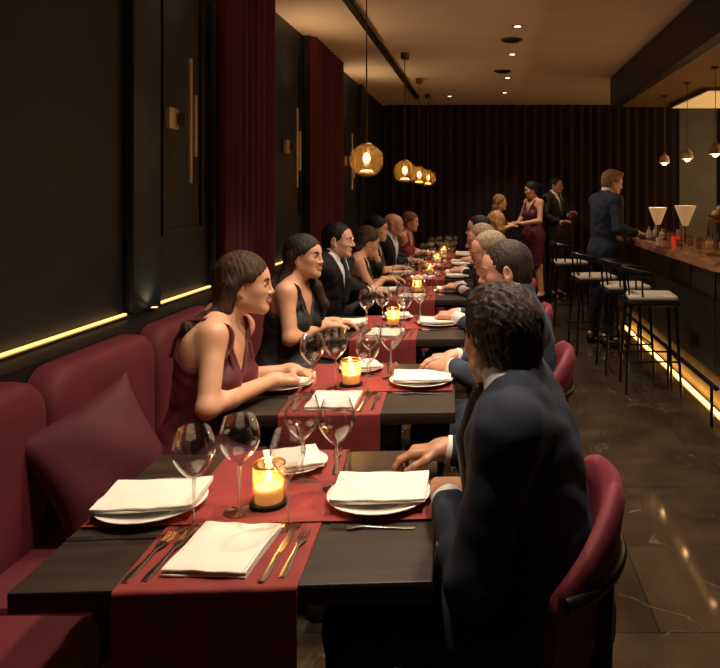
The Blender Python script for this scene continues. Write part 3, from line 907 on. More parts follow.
def cloth_over(w, over, drop, z, x0=0, th=.0022, front=True, back=True, axis='y', half=TD, seed=0):
    """runner: flat on the top, bent over both edges and hanging with soft waves"""
    path = []
    e = half + .004
    r = .006
    def hang(sgn):
        p = [(sgn * (e - .004), z)]
        for k in range(1, 4): a = PI / 2 * k / 3; p.append((sgn * (e + r * math.sin(a)), z - r + r * math.cos(a)))
        for k in range(1, 9): p.append((sgn * (e + r + .001 * k / 8), z - r - drop * k / 8))
        return p
    if back: path += hang(1)[::-1]
    else: path += [(over[1], z)]
    n = 16; a0 = (e - .004) if back else over[1]; a1 = -(e - .004) if front else over[0]
    for k in range(1, n): path.append((a0 + (a1 - a0) * k / n, z))
    path += hang(-1) if front else [(a1, z)]
    rows = []
    nx = 14
    for yy, zz in path:
        dz = max(0, z - zz) / max(drop, .001)
        rows.append([((x0 - w / 2 + w * j / nx), yy + (math.copysign(1, yy) * .004 * dz * (math.sin(j * 1.15 + seed) + 1)), zz + .0006 * math.sin(j * 1.7 + yy * 23)) for j in range(nx + 1)])
    # thickness normal to the surface: build two offset sheets
    nrm = []
    for k in range(len(path)):
        p, q = path[max(0, k - 1)], path[min(len(path) - 1, k + 1)]
        ty, tz = q[0] - p[0], q[1] - p[1]; l = math.hypot(ty, tz) or 1
        nrm.append((-tz / l * -1, ty / l * -1))   # outward
    top = [[(x, y + nrm[k][0] * th, zz + nrm[k][1] * th) for x, y, zz in rows[k]] for k in range(len(rows))]
    m = MB(); R_, C_ = len(rows), nx + 1; M_ = R_ * C_
    fs = []
    for i in range(R_ - 1):
        for j in range(nx):
            q = i * C_ + j; fs.append((q, q + 1, q + C_ + 1, q + C_)); fs.append((M_ + q, M_ + q + C_, M_ + q + C_ + 1, M_ + q + 1))
    for i in range(R_ - 1):
        for q in (i * C_, i * C_ + nx): fs.append((q, q + C_, M_ + q + C_, M_ + q))
    for j in range(nx):
        for q in (j, (R_ - 1) * C_ + j): fs.append((q, q + 1, M_ + q + 1, M_ + q))
    if axis == 'x':
        sw = lambda rr: [[(y, -x, z_) for x, y, z_ in r] for r in rr]
        rows, top = sw(rows), sw(top)
    m.add([p for r in rows for p in r] + [p for r in top for p in r], fs)
    return m
tab0 = make_table()
run0 = cloth_over(.345, None, .36, .0012).build('table_runner', 'runner', angle=70)
cross0 = cloth_over(.215, (-.392, .392), .1, .0044, front=False, back=False, axis='x').build('place_runner', 'runner', angle=70)
tag(run0, '', 'table runner', 'lengthwise runners'); tag(cross0, '', 'table runner', 'crosswise runners')
def place(o, i, u=0, v=0, z=TH, rz=0, first=False, label=''):
    r = o if first else dup(o, (0, 0, 0))
    r.location = tpos(i, u, v, z); r.rotation_euler = (0, 0, TROT + rz); r['label'] = label
    return r
for i in range(7):
    place(tab0, i, 0, 0, 0, 0, i == 0, f'dark wood dining table, {ORD[i]} of the row along the banquette')
    place(run0, i, -.03, 0, TH, 0, i == 0, f'wine red runner lying lengthwise and hanging over the ends of {TAB(i)}')
    place(cross0, i, 0, .005, TH, 0, i == 0, f'short wine red runner lying across {TAB(i)} under the plates')

# plate
def make_plate():
    t = thing('plate', '', 'plate', (0, 0, 0), 0, 'white dinner plates')
    prof = [(0, .000), (.070, .000), (.074, .002), (.100, .009), (.124, .015), (.126, .0165), (.123, .0175), (.098, .0115), (.076, .006), (.070, .0045), (0, .0045)]
    MB().lathe(prof, n=40, caps=False).build('dish', 'porcelain', t)
    MB().lathe([(.1225, .0178), (.1258, .0172), (.1258, .0180), (.1225, .0186)], n=40, caps=False).build('rim_band', 'porcelain', t)
    return t
# napkin folded in layers with one rounded fold to the front
def make_napkin(w=.17, d=.20, bow=0.0, name='napkin', thick=.0042):
    m = MB(); lay = 4; nx = 14
    path = []
    for l in range(lay):
        y0, y1 = (d / 2, -d / 2) if l % 2 == 0 else (-d / 2, d / 2)
        for k in range(9):
            t_ = k / 8; path.append((y0 + (y1 - y0) * t_, .0012 + l * thick, 0))
        if l < lay - 1:
            s = -1 if l % 2 == 0 else 1
            for k in (1, 2, 3): a = PI * k / 4; path.append(((s * d / 2) + s * thick * .62 * math.sin(a), .0012 + l * thick + thick * (1 - math.cos(a)) / 2, 0))
    rows = []
    rnd = random.Random(int(w * 1000))
    for y_, z_, _ in path:
        row = []
        for j in range(nx + 1):
            x_ = -w / 2 + w * j / nx
            wob = .0010 * math.sin(9 * y_ / d + 3 * x_ / w) + .0008 * math.sin(17 * x_ / w + y_ * 30)
            zz = z_ + wob * (z_ / .012) - bow * ((2 * x_ / w) ** 2) * .010 - bow * .004 * (2 * y_ / d) ** 2
            row.append((x_ * (1 + .012 * math.sin(y_ * 21)), y_ + .0018 * math.sin(x_ * 40 + z_ * 300), zz))
        rows.append(row)
    m.slab(rows, (0, 0, .0012))
    t = thing(name, '', 'napkin', (0, 0, 0), 0, 'folded cream napkins')
    m.build('folded_cloth', 'linen', t, angle=75)
    for x_ in (-w / 2 + .006, w / 2 - .006):
        MB().tube([(x_, -d / 2 + .006, .0012 + 3 * thick + .001 - bow * .0095), (x_, 0, .0012 + 3 * thick + .0012 - bow * .008), (x_, d / 2 - .006, .0012 + 3 * thick + .001 - bow * .0095)], .0007, 5).build('hem', 'linen', t)
    return t
def make_glass(h=.225, rb=.047, rr=.034):
    t = thing('wine_glass', '', 'wine glass', (0, 0, 0), 0, 'wine glasses on the dining tables')
    zb = h - .115
    th = .0011
    outer = []
    for k in range(13):
        a = k / 12
        r = .006 + (rb - .006) * math.sin(min(1, a * 1.75) * PI / 2) ** .9 if a < .571 else rb - (rb - rr) * ((a - .571) / .429) ** 1.5
        outer.append((max(r, .005), zb + .115 * a))
    inner = [(max(.0008, r - th), z + (.0018 if j < 2 else 0)) for j, (r, z) in enumerate(outer)][::-1]
    MB().lathe(outer + inner[:-1] + [(.0005, zb + .003)], n=28, caps=False).build('bowl', 'glass', t)
    MB().lathe([(.0048, zb + .002), (.0038, zb - .012), (.0032, zb - .05), (.0034, .02), (.0055, .008)], n=12).build('stem', 'glass_stem', t)
    MB().lathe([(.0055, .0075), (.014, .0045), (.034, .0022), (.0365, .0014), (.0362, .0004), (0, .0004)], n=28, caps=False).build('foot', 'glass_stem', t)
    return t
def make_candle():
    t = thing('candle_holder', '', 'candle', (0, 0, 0), 0, 'lit candles in amber glass holders')
    MB().lathe([(0, .0), (.044, .0), (.045, .003), (.043, .009), (0, .009)], n=32).build('base', 'black_metal', t)
    MB().lathe([(.0355, .0095), (.0375, .0095), (.0385, .098), (.0370, .098), (.0355, .0125)], n=32, caps=False).build('glass', 'amber', t)
    MB().lathe([(.0374, .0955), (.0392, .096), (.0392, .100), (.0374, .1005)], n=32, caps=False).build('rim', 'brass', t)
    w_ = MB().lathe([(0, .0100), (.0325, .0100), (.0328, .045), (.029, .047), (0, .0455)], n=24).build('candle', 'wax', t)
    MB().tube([(0, 0, .0455), (.0005, 0, .056)], .0012, 6).build('wick', 'black_metal', w_)
    MB().lathe([(.0, .0555), (.0062, .060), (.0082, .066), (.0066, .074), (.003, .083), (0, .090)], n=12, caps=False).build('flame', 'flame', t)
    return t
def make_fork():
    t = thing('fork', '', 'fork', (0, 0, 0), 0, 'forks on the dining tables')
    m = MB()
    def strip(pts):   # (x, halfwidth, z)
        top = [[(-w_, y, z), (-w_ * .4, y, z + .0009), (w_ * .4, y, z + .0009), (w_, y, z)] for y, w_, z in pts]
        m.slab(top, (0, 0, .0016))
    strip([(-.095, .0065, .0022), (-.07, .0082, .0026), (-.02, .0045, .004), (.02, .0035, .0065), (.035, .008, .0062), (.048, .0115, .0050), (.058, .0118, .0046)])
    m.build('handle', 'steel', t)
    m = MB()
    for k in range(4):
        x_ = -.0092 + .00613 * k
        m.tube([(x_, .057, .0040), (x_, .078, .0040), (x_ * .96, .097, .0072)], [.0017, .0016, .0009], 6)
    m.build('tines', 'steel', t)
    return t
def make_knife():
    t = thing('table_knife', '', 'knife', (0, 0, 0), 0, 'knives on the dining tables')
    m = MB(); top = [[(-w_, y, .0032), (0, y, .0052), (w_, y, .0032)] for y, w_ in ((-.11, .006), (-.09, .0085), (-.03, .0062), (.0, .0058))]
    m.slab(top, (0, 0, .0028)); m.build('handle', 'steel', t)
    m = MB(); top = [[(-.0058, y, .0026), (a, y, .0032)] for y, a in ((.0005, .0058), (.03, .010), (.07, .0105), (.095, .006), (.108, -.003))]
    m.slab(top, (0, 0, .0014)); m.build('blade', 'steel', t)
    return t
PLATE, NAP, NAPB, GLASS, CANDLE, FORK, KNIFE = make_plate(), make_napkin(), make_napkin(.225, .165, -.35, thick=.0030), make_glass(), make_candle(), make_fork(), make_knife()
used = set()
def put(o, i, u, v, z, rz, label):
    first = o.name not in used; used.add(o.name)
    return place(o, i, u, v, z, rz, first, label)
zr = TH + .0036; zc = TH + .0069
for i in range(7):
    T = TAB(i); rn = random.Random(40 + i); j = lambda a=.012: rn.uniform(-a, a) if i else 0
    # plates with napkins
    sets = [('bench-side', -.275, -.006), ('chair-side', .262, .010)]
    for sd, u, v in sets:
        u += j(.008); v += j(.008)
        put(PLATE, i, u, v, zc, 0, f'white plate under a napkin at the {sd} setting of {T}')
        put(NAPB, i, u + .004, v + .004, zc + .0192, (.06 if sd == 'bench-side' else -.02) + j(.12), f'cream napkin folded across the {sd} plate of {T}')
    u, v = -.036 + j(), -.222 + j(.01)
    put(NAP, i, u, v, zr, -.10 + j(.15), f'square folded cream napkin on the near end of the runner of {T}')
    if i < 3:
        put(PLATE, i, .005, .235, zr, 0, f'white plate at the far end of the runner of {T}').scale = (.74, .74, .9)
        put(NAP, i, .005, .232, zr + .0165, .35 + j(.2), f'cream napkin on the plate at the far end of {T}').scale = (.85, .74, 1)
    g = [(-.138, -.116, 'first from the bench on the near side'), (-.058, -.046, 'second from the bench on the near side'), (.070, -.118, 'nearest the chair-side plate on the near side'),
         (.052, .128, 'first beyond the candle'), (.148, .078, 'second beyond the candle')]
    for u, v, w_ in g:
        zz = zc if -.10 < v < .11 else zr
        r_ = put(GLASS, i, u + j(.005), v + j(.005), zz, rn.uniform(0, 6), f'empty wine glass on {T}, {w_}')
        if (i, w_[:5]) == (0, 'neare'): r_.scale = (.84, .84, .97)
    put(CANDLE, i, .0 + j(.008), -.008, zc, 0, f'lit candle in an amber glass holder in the middle of {T}')
    if i < 4:
        put(FORK, i, -.182 + j(.006), -.240, TH + .0036 if i == 9 else zr, -.10, f'outer of two forks beside the near napkin on {T}')
        put(FORK, i, -.146 + j(.004), -.238, zr, -.10, f'inner of two forks beside the near napkin on {T}')
        put(KNIFE, i, .078 + j(.004), -.238, zr, -.07, f'knife next to the near napkin on {T}')
        put(FORK, i, .112 + j(.004), -.238, zr, -.05, f'fork to the chair side of the near knife on {T}')
        put(KNIFE, i, -.285, -.146, TH + .0005, -PI / 2 + .03, f'knife lying below the bench-side plate of {T}')
        put(FORK, i, .262, -.130, TH + .0005, PI / 2 - .04, f'fork lying below the chair-side plate of {T}')
        put(FORK, i, .120, .262, zr, .1, f'fork near the far end of {T}, closer to the middle')
        put(KNIFE, i, .150, .262 if i else .235, TH + .0005 if False else zr, .08, f'knife near the far end of {T}, closer to the chairs')
# extra settings along the chair side of the far tables
for i in (4, 5, 6):
    put(PLATE, i, .265, -.225, TH + .0005, 0, f'extra white plate nearer the camera on the chair side of {TAB(i)}')
    put(NAPB, i, .267, -.222, TH + .0193, .05, f'cream napkin on the extra chair-side plate of {TAB(i)}')

# ------------------------------------------------------------------ dining chairs
def make_chair():
    t = thing('dining_chair', '', 'chair', (0, 0, 0), 0, 'wine velvet tub chairs')
    ns, nz = 36, 10
    rings = []
    def pt(a, zt, r_in, th):
        return None
    out = []
    # shell: closed loop section swept around the back
    for k in range(ns + 1):
        a = math.radians(-66 + 132 * k / ns); q = abs(a) / math.radians(66)
        top = .885 - .15 * max(0, (q - .28) / .72) ** 1.35
        ring = []
        for zz, rr, in ((.40, .212), (.47, .218), (min(.66, top - .08), .226), (top - .06, .234), (top - .015, .244), (top, .260), (top - .008, .275), (top - .05, .284), (min(.66, top - .07), .276), (.47, .264), (.40, .256)):
            tz = .80 + .20 * min(1, max(0, (zz - .40) / .38))
            ring.append((rr * math.cos(a) * tz, rr * math.sin(a) * .98 * tz, zz))
        rings.append(ring)
    MB().loft(rings).build('backrest', 'chair_velvet', t, angle=70)
    m = MB(); rings = []
    for zz, s in ((.375, .90), (.385, .97), (.41, 1), (.45, 1), (.468, .95), (.474, .80), (.476, .4)):
        rings.append([((.18 * s) * math.cos(2 * PI * q / 32) - (.03 if math.cos(2 * PI * q / 32) < 0 else 0) * abs(math.cos(2 * PI * q / 32)), (.182 * s) * math.sin(2 * PI * q / 32), zz) for q in range(32)])
    m.loft(rings); m.build('seat', 'chair_velvet', t)
    m = MB(); pts = [(.272 * math.cos(math.radians(a)), .267 * math.sin(math.radians(a)), .715 + .012 * (1 - abs(a) / 64)) for a in range(-64, 65, 8)]
    m.tube(pts, .0165, 10, 1.0); m.build('arm_band', 'black_metal', t)
    for sx, sy in ((1, 1), (1, -1), (-1, 1), (-1, -1)):
        if sx > 0:
            a = math.radians(38 * sy); c_, s_ = math.cos(a), math.sin(a)
            m = MB().tube([(.272 * c_, .266 * s_, .712), (.262 * c_, .256 * s_, .45), (.268 * c_, .268 * s_, .2), (.285 * c_, .285 * s_, .0)], [.017, .019, .016, .011], 10)
        else:
            m = MB().tube([(-.15, .16 * sy, .385), (-.19, .20 * sy, .18), (-.215, .22 * sy, .0)], [.019, .016, .011], 10)
        m.build('leg', 'black_metal', t)
    return t
CH = make_chair()
CHAIRS = [(.025, 1.57, 2, 'wine velvet tub chair with black arm band under the nearest navy-suited man'),
          (.085, 2.88, 0, 'wine velvet tub chair at the chair side of the second dining table'),
          (.10, 3.95, 1, 'wine velvet tub chair at the chair side of the third dining table'),
          (.10, 5.20, -2, 'wine velvet tub chair at the chair side of the fourth dining table'),
          (.10, 6.45, 2, 'wine velvet tub chair at the chair side of the fifth dining table'),
          (.12, 7.60, 0, 'wine velvet tub chair at the chair side of the sixth dining table')]
for n, (x, y, rz, lab) in enumerate(CHAIRS):
    if n == 0: CH.location = (x, y, 0); CH.rotation_euler = (0, 0, math.radians(rz)); CH['label'] = lab
    else: dup(CH, (x, y, 0), math.radians(rz), lab)

# ------------------------------------------------------------------ pendants over the tables
def make_globe():
    t = thing('pendant_lamp', '', 'pendant lamp', (0, 0, 0), 0, 'amber globe pendants over the tables')
    r = .112
    prof = [(r * math.sin(PI * k / 20) , r * math.cos(PI * k / 20)) for k in range(3, 18)]
    MB().lathe(prof, n=32, caps=False).build('globe', 'amber_globe', t)
    prof = [(0, .115), (.036, .115), (.040, .108), (.040, .096), (0, .096)]
    MB().lathe(prof, n=24).build('cap', 'brass', t)
    MB().lathe([(0, .096), (.014, .096), (.016, .05), (0, .05)], n=16).build('socket', 'brass', t)
    MB().lathe([(0, .05), (.012, .045), (.022, .025), (.024, .01), (.017, -.008), (0, -.018)], n=16).build('bulb', 'bulb', t)
    MB().lathe([(.030, -.105), (.056, -.097), (.060, -.090), (.050, -.078), (.022, -.068), (.0, -.066)], n=24, caps=True).build('reflector', 'brass', t)
    MB().lathe([(.0, -.062), (.034, -.066), (.044, -.075), (.0, -.0655)], n=24, caps=False).build('glow_disc', 'bulb_small', t)
    MB().tube([(0, 0, .115), (0, 0, H - 1.73 - .06)], .0045, 8).build('cord', 'brass_dim', t)
    MB().lathe([(0, H - 1.73 - .06), (.042, H - 1.73 - .06), (.042, H - 1.73 - .001), (0, H - 1.73 - .001)], n=20).build('ceiling_cap', 'brass_dim', t)
    return t
GL = make_globe()
for n, (y, lab) in enumerate(((4.67, 'amber glass globe pendant, largest and nearest of the four'), (6.9, 'amber glass globe pendant, second nearest of the four'),
                              (8.4, 'amber glass globe pendant, third nearest of the four'), (9.7, 'amber glass globe pendant, smallest and farthest of the four'))):
    if n == 0: GL.location = (-.79, y, 1.73); GL['label'] = lab
    else: dup(GL, (-.79, y, 1.73), 0, lab)
# bar pendants
def make_barpend():
    t = thing('bar_pendant', '', 'pendant lamp', (0, 0, 0), 0, 'small brass dome pendants over the bar')
    MB().lathe([(.050, -.045), (.053, -.045), (.054, -.01), (.046, .022), (.026, .040), (.012, .046), (.0, .047), (.0, .044), (.024, .037), (.043, .019), (.050, -.01)], n=24, caps=False).build('shade', 'brass_pale', t)
    MB().lathe([(0, .04), (.010, .038), (.010, .058), (.006, .072), (0, .072)], n=12).build('neck', 'brass', t)
    MB().lathe([(0, .010), (.018, .006), (.028, -.015), (.027, -.045), (.018, -.062), (0, -.070)], n=16).build('bulb', 'bulb', t)
    MB().tube([(0, 0, .07), (0, 0, 2.55 - 1.88 - .012)], .003, 6).build('cord', 'brass_dim', t)
    MB().lathe([(0, 2.55 - 1.88 - .016), (.03, 2.55 - 1.88 - .016), (.03, 2.55 - 1.88 - .0005), (0, 2.55 - 1.88 - .0005)], n=16).build('ceiling_cap', 'brass_dim', t)
    return t
BP = make_barpend()
for n, (y, lab) in enumerate(((5.74, 'small brass dome pendant over the bar, nearest of the three'), (6.54, 'small brass dome pendant over the bar, middle of the three'), (7.37, 'small brass dome pendant over the bar, farthest of the three'))):
    if n == 0: BP.location = (1.89, y, 1.88); BP['label'] = lab
    else: dup(BP, (1.89, y, 1.88), 0, lab)
# recessed downlights and vents
def make_down():
    t = thing('downlight', '', 'downlight', (0, 0, 0), 0, 'recessed downlights in the ceiling')
    MB().lathe([(.030, 0), (.045, 0), (.045, -.006), (.040, -.009), (.030, -.004)], n=20, caps=False).build('ring', 'brass_dim', t)
    MB().lathe([(0, -.004), (.029, -.004), (.029, -.001), (0, -.001)], n=20).build('lens', 'downlight_lens', t)
    return t
DL = make_down()
DLS = [(.27, 5.8, 'recessed ceiling downlight, largest and nearest of the row'), (.27, 6.95, 'recessed ceiling downlight, second of the row, past the first vent'), (.27, 8.35, 'recessed ceiling downlight, third of the row, beside the second vent'),
       (.27, 9.55, 'recessed ceiling downlight, fourth of the row, nearer the end curtain'), (-.5, 9.9, 'recessed ceiling downlight above the farthest globe pendants')]
for n, (x, y, lab) in enumerate(DLS):
    if n == 0: DL.location = (x, y, H); DL['label'] = lab
    else: dup(DL, (x, y, H), 0, lab)
def make_vent():
    t = thing('ceiling_vent', '', 'vent', (0, 0, 0), 0, 'round ceiling vents')
    MB().lathe([(0, -.012), (.05, -.016), (.085, -.012), (.10, -.001), (0, -.001)], n=24).build('cover', 'brass_dim', t)
    MB().lathe([(.05, -.022), (.07, -.020), (.07, -.017), (.05, -.019)], n=24, caps=False).build('inner_ring', 'black_metal', t)
    return t
VN = make_vent(); VN.location = (.24, 6.3, H); VN['label'] = 'round grey ceiling vent between the first and second downlights'
dup(VN, (.20, 7.9, H), 0, 'round grey ceiling vent just before the third downlight')

# ------------------------------------------------------------------ the bar
t = thing('bar_counter', 'long dark bar with a polished copper-brown top and glowing base', 'bar', (0, 0, 0))
BX = 1.455; BZ = 1.075; B0, B1 = 4.42, 8.1
m = MB()
ol = [(BX + .02, B1), (BX, B1 - .02), (BX, B0 + .05), (BX + .05, B0), (3.05, B0), (3.05, B0 + .62), (2.12, B0 + .62), (2.12, B1)]
def extr(ol, z0, z1, bev):
    n = len(ol); cx = sum(p[0] for p in ol) / n
    rings = []
    for z in (z0, z1): rings.append([(x, y, z) for x, y in ol])
    return MB().loft(rings)
extr(ol, BZ - .065, BZ, 0).build('counter_top', 'counter', t, angle=30)
ol2 = [(1.62, B1 - .05), (1.62, B0 + .12), (3.0, B0 + .12), (3.0, B0 + .55), (2.05, B0 + .55), (2.05, B1 - .05)]
extr(ol2, .24, BZ - .066, 0).build('front_panel', 'bar_front', t, angle=30)
extr([(1.64, B1 - .07), (1.64, B0 + .14), (2.98, B0 + .14), (2.98, B0 + .53), (2.03, B0 + .53), (2.03, B1 - .07)], .0, .2395, 0).build('kick_panel', 'kick_glow_tint', t, angle=30)
for yy in np.arange(B0 + .5, B1 - .2, .6): MB().box((1.612, yy, .30), (1.6195, yy + .012, BZ - .10)).build('panel_trim', 'brass_dim', t)
MB().box((1.575, B0 + .16, .001), (1.60, B1 - .1, .016), .003).build('light_strip', 'led_bar', t)
rl = MB(); rl.tube([(1.47, B0 + .02, .27), (1.47, B1 - .15, .27)], .016, 10); rl = rl.build('foot_rail', 'black_metal', t)
for yy in (B0 + .12, B0 + 1.2, B0 + 2.3, B0 + 3.3):
    MB().tube([(1.47, yy, .27), (1.47, yy, .002)], .011, 8).build('rail_post', 'black_metal', rl)
# things on the bar
def cone_glass(x, y, h, r, lab, m='cream_shade'):
    t = thing('table_lamp', lab, 'lamp', (x, y, BZ + .0005)); q = .075
    MB().lathe([(0, 0), (.055, 0), (.055, .006), (.012, .014), (.009, .07 + q), (.014, .075 + q), (0, .075 + q)], n=20).build('base', 'brass_dim', t)
    MB().lathe([(.020, .0755 + q), (.026, .080 + q), (r * .62, h * .64 + q), (r, h + q), (r - .003, h + q), (r * .62 - .003, h * .64 + q), (.022, .084 + q)], n=28, caps=False).build('shade', m, t)
    MB().lathe([(0, .076 + q), (.012, .078 + q), (.016, .11 + q), (.010, .135 + q), (0, .14 + q)], n=12).build('bulb', 'bulb_small', t)
cone_glass(1.60, 6.48, .235, .085, 'slim inverted-cone cream table lamp on the bar, nearer the man in the navy jacket')
cone_glass(1.78, 6.22, .255, .095, 'broad inverted-cone peach table lamp on the bar below the middle pendant')
def tumbler(x, y, r, h, m, lab, name='tumbler', cat='glass', fill=None):
    t = thing(name, lab, cat, (x, y, BZ + .0005))
    MB().lathe([(0, 0), (r * .85, 0), (r, h), (r - .003, h), (r * .82, .008), (0, .008)], n=20, caps=False).build('wall', m, t)
    if fill: MB().lathe([(0, .0085), (r * .80, .0085), (r * .88, h * .6), (0, h * .6)], n=20).build('drink', fill, t)
tumbler(1.60, 5.88, .036, .075, 'red_glass', 'small red glass votive glowing on the bar', 'votive', 'candle', 'flame' if False else None)
tumbler(1.68, 6.02, .034, .13, 'clay', 'tall brown cup on the bar behind the red votive', 'cup', 'cup')
tumbler(1.66, 5.42, .030, .095, 'jar_glass', 'small drinking glass on the bar in front of the ribbed jar', 'tumbler', 'glass', 'clay')
tumbler(1.78, 5.55, .032, .10, 'jar_glass', 'drinking glass standing between the peach lamp and ribbed jar', 'tumbler', 'glass', 'cream_shade')
tumbler(1.50, 6.02, .030, .06, 'cream_pad', 'short cream cup on the bar near the man in the navy jacket', 'cup', 'cup')
for x, y, h, lab in ((1.72, 5.86, .085, 'small drinking glass right behind the red votive'), (1.86, 5.78, .12, 'tall drinking glass on the bar between the peach lamp and the dark bottles'), (1.56, 5.62, .07, 'squat drinking glass near the front edge of the bar'),
                     (1.80, 5.30, .11, 'tall drinking glass beside the ribbed jar'), (1.75, 6.75, .10, 'drinking glass at the back of the small cream bottles')):
    tumbler(x, y, .03, h, 'jar_glass', lab, 'tumbler', 'glass', 'cream_shade' if h > .1 else 'clay')
t = thing('serving_tray', 'round dark tray lying on the bar under the cups', 'tray', (1.64, 6.80, BZ + .0005))
MB().lathe([(0, 0), (.13, 0), (.14, .012), (.136, .012), (.128, .004), (0, .004)], n=28, caps=False).build('dish', 'brass_dim', t)
for n, (x, y, h) in enumerate(((1.585, 6.77, .10), (1.67, 6.85, .12), (1.70, 6.74, .085))):
    t = thing('bottle', ['small cream bottle at the near side of the bar tray', 'tallest small cream bottle on the bar tray', 'shortest small cream bottle on the bar tray'][n], 'bottle', (x, y, BZ + .0048))
    MB().lathe([(0, 0), (.026, 0), (.028, .01), (.028, h * .6), (.012, h * .8), (.010, h), (0, h)], n=16).build('body', 'cream_pad', t)
    MB().lathe([(0, h), (.012, h), (.012, h + .016), (0, h + .016)], n=12).build('cap', 'brass', t)
# ribbed jar with fruit
t = thing('glass_jar', 'large ribbed clear jar on a base holding bottles at the near end of the bar', 'jar', (1.68, 4.98, BZ + .0005))
MB().lathe([(0, 0), (.105, 0), (.108, .010), (.10, .016), (0, .016)], n=28).build('base', 'brass_dim', t)
m = MB(); n_ = 48; rings = []
for z, r in ((.017, .092), (.03, .096), (.22, .096), (.235, .092)): rings.append([((r + .004 * math.cos(12 * 2 * PI * q / n_)) * math.cos(2 * PI * q / n_), (r + .004 * math.cos(12 * 2 * PI * q / n_)) * math.sin(2 * PI * q / n_), z) for q in range(n_)])
m.loft(rings, caps=False); m.build('wall', 'jar_glass', t)
MB().lathe([(.088, .236), (.10, .236), (.10, .246), (.088, .246)], n=28, caps=False).build('rim', 'brass', t)
t = thing('fruit_bowl', 'shallow brass bowl resting on the ribbed jar, holding fruit', 'bowl', (1.68, 4.98, BZ + .2475))
MB().lathe([(0, 0), (.045, 0), (.085, .022), (.095, .035), (.092, .036), (.080, .025), (.042, .004), (0, .004)], n=28, caps=False).build('dish', 'brass_dim', t)
for n, (dx, dy, dz, r, m_, lab) in enumerate(((-.045, -.02, .042, .030, 'fruit_yellow', 'pale yellow fruit at the edge of the brass bowl nearest the man at the bar'), (.012, -.04, .044, .031, 'fruit_red', 'red fruit in the front of the brass bowl'),
                                 (.03, .03, .042, .030, 'fruit_yellow', 'pale yellow fruit at the back of the brass bowl'), (-.01, .0, .079, .026, 'fruit_yellow', 'pale yellow fruit on top of the heap in the brass bowl'))):
    t = thing('fruit', lab, 'fruit', (1.68 + dx, 4.98 + dy, BZ + .2475 + dz), 0, 'fruit in the brass bowl')
    MB().lathe([(r * math.sin(PI * q / 10) * (1 if q else 0), r * math.cos(PI * q / 10) * .95 - (.25 * r if q == 0 else 0)) for q in range(11)], n=16, caps=False).build('flesh', m_, t)
    MB().tube([(0, 0, r * .6), (.004, .002, r * 1.05)], .0015, 5).build('stalk', 'leaf', t)
for n, (x, y, h) in enumerate(((1.88, 5.0, .28), (1.95, 5.2, .26), (2.0, 4.9, .30))):
    t = thing('bottle', ['dark glass bottle behind the ribbed jar', 'shorter dark glass bottle just beyond the ribbed jar', 'tallest dark glass bottle behind the ribbed jar at the bar end'][n], 'bottle', (x, y, BZ + .0005))
    MB().lathe([(0, 0), (.034, 0), (.036, .01), (.036, h * .6), (.014, h * .78), (.012, h * .93), (0, h * .93)], n=18).build('body', 'wine_dark', t)
    MB().lathe([(0, h * .9305), (.015, h * .9305), (.015, h), (0, h)], n=12).build('cap', 'brass', t)
    MB().lathe([(.0365, h * .2), (.0367, h * .2), (.0367, h * .48), (.0365, h * .48)], n=18, caps=False).build('paper_band', 'cream_pad', t)
# bar stools
def make_stool():
    t = thing('bar_stool', '', 'stool', (0, 0, 0), 0, 'black bar stools')
    MB().box((-.19, -.18, .665), (.20, .18, .70), .012).build('seat_frame', 'black_metal', t)
    MB().box((-.18, -.17, .701), (.19, .17, .742), .022).build('seat_pad', 'cream_pad', t)
    for sx in (-1, 1):
        for sy in (-1, 1):
            MB().tube([(.165 * sx, .155 * sy, .68), (.205 * sx, .185 * sy, 0)], [.013, .010], 8).build('leg', 'black_metal', t)
    ring = lambda z, a, b: MB().tube([(-a, -b, z), (a, -b, z), (a, b, z), (-a, b, z), (-a, -b, z)], .008, 6)
    ring(.25, .190, .173).build('foot_ring', 'black_metal', t)
    pts = [(-.02, -.195, .90)] + [(-.02 - .19 * math.sin(math.radians(a)), -.195 * math.cos(math.radians(a)), .90 + .03 * math.sin(math.radians(a))) for a in range(15, 166, 15)] + [(-.02, .195, .90)]
    MB().tube(pts, .015, 8, 1.8).build('back_rail', 'black_metal', t)
    for a in (20, 60, 90, 120, 160):
        q = math.radians(a); MB().tube([(-.02 - .165 * math.sin(q), -.165 * math.cos(q), .685), (-.02 - .19 * math.sin(q), -.195 * math.cos(q), .90 + .03 * math.sin(q))], .008, 6).build('back_post', 'black_metal', t)
    return t
ST = make_stool()
for n, (x, y, rz, lab) in enumerate(((1.275, 5.42, -4, 'black bar stool with cream seat, nearest of the four at the bar'), (1.20, 6.02, 3, 'black bar stool with cream seat, second nearest at the bar'),
                                (1.04, 6.72, 6, 'black bar stool just before the man standing at the bar'), (.98, 8.15, 4, 'black bar stool beyond the man standing at the bar'))):
    if n == 0: ST.location = (x, y, 0); ST.rotation_euler = (0, 0, math.radians(rz)); ST['label'] = lab
    else: dup(ST, (x, y, 0), math.radians(rz), lab)

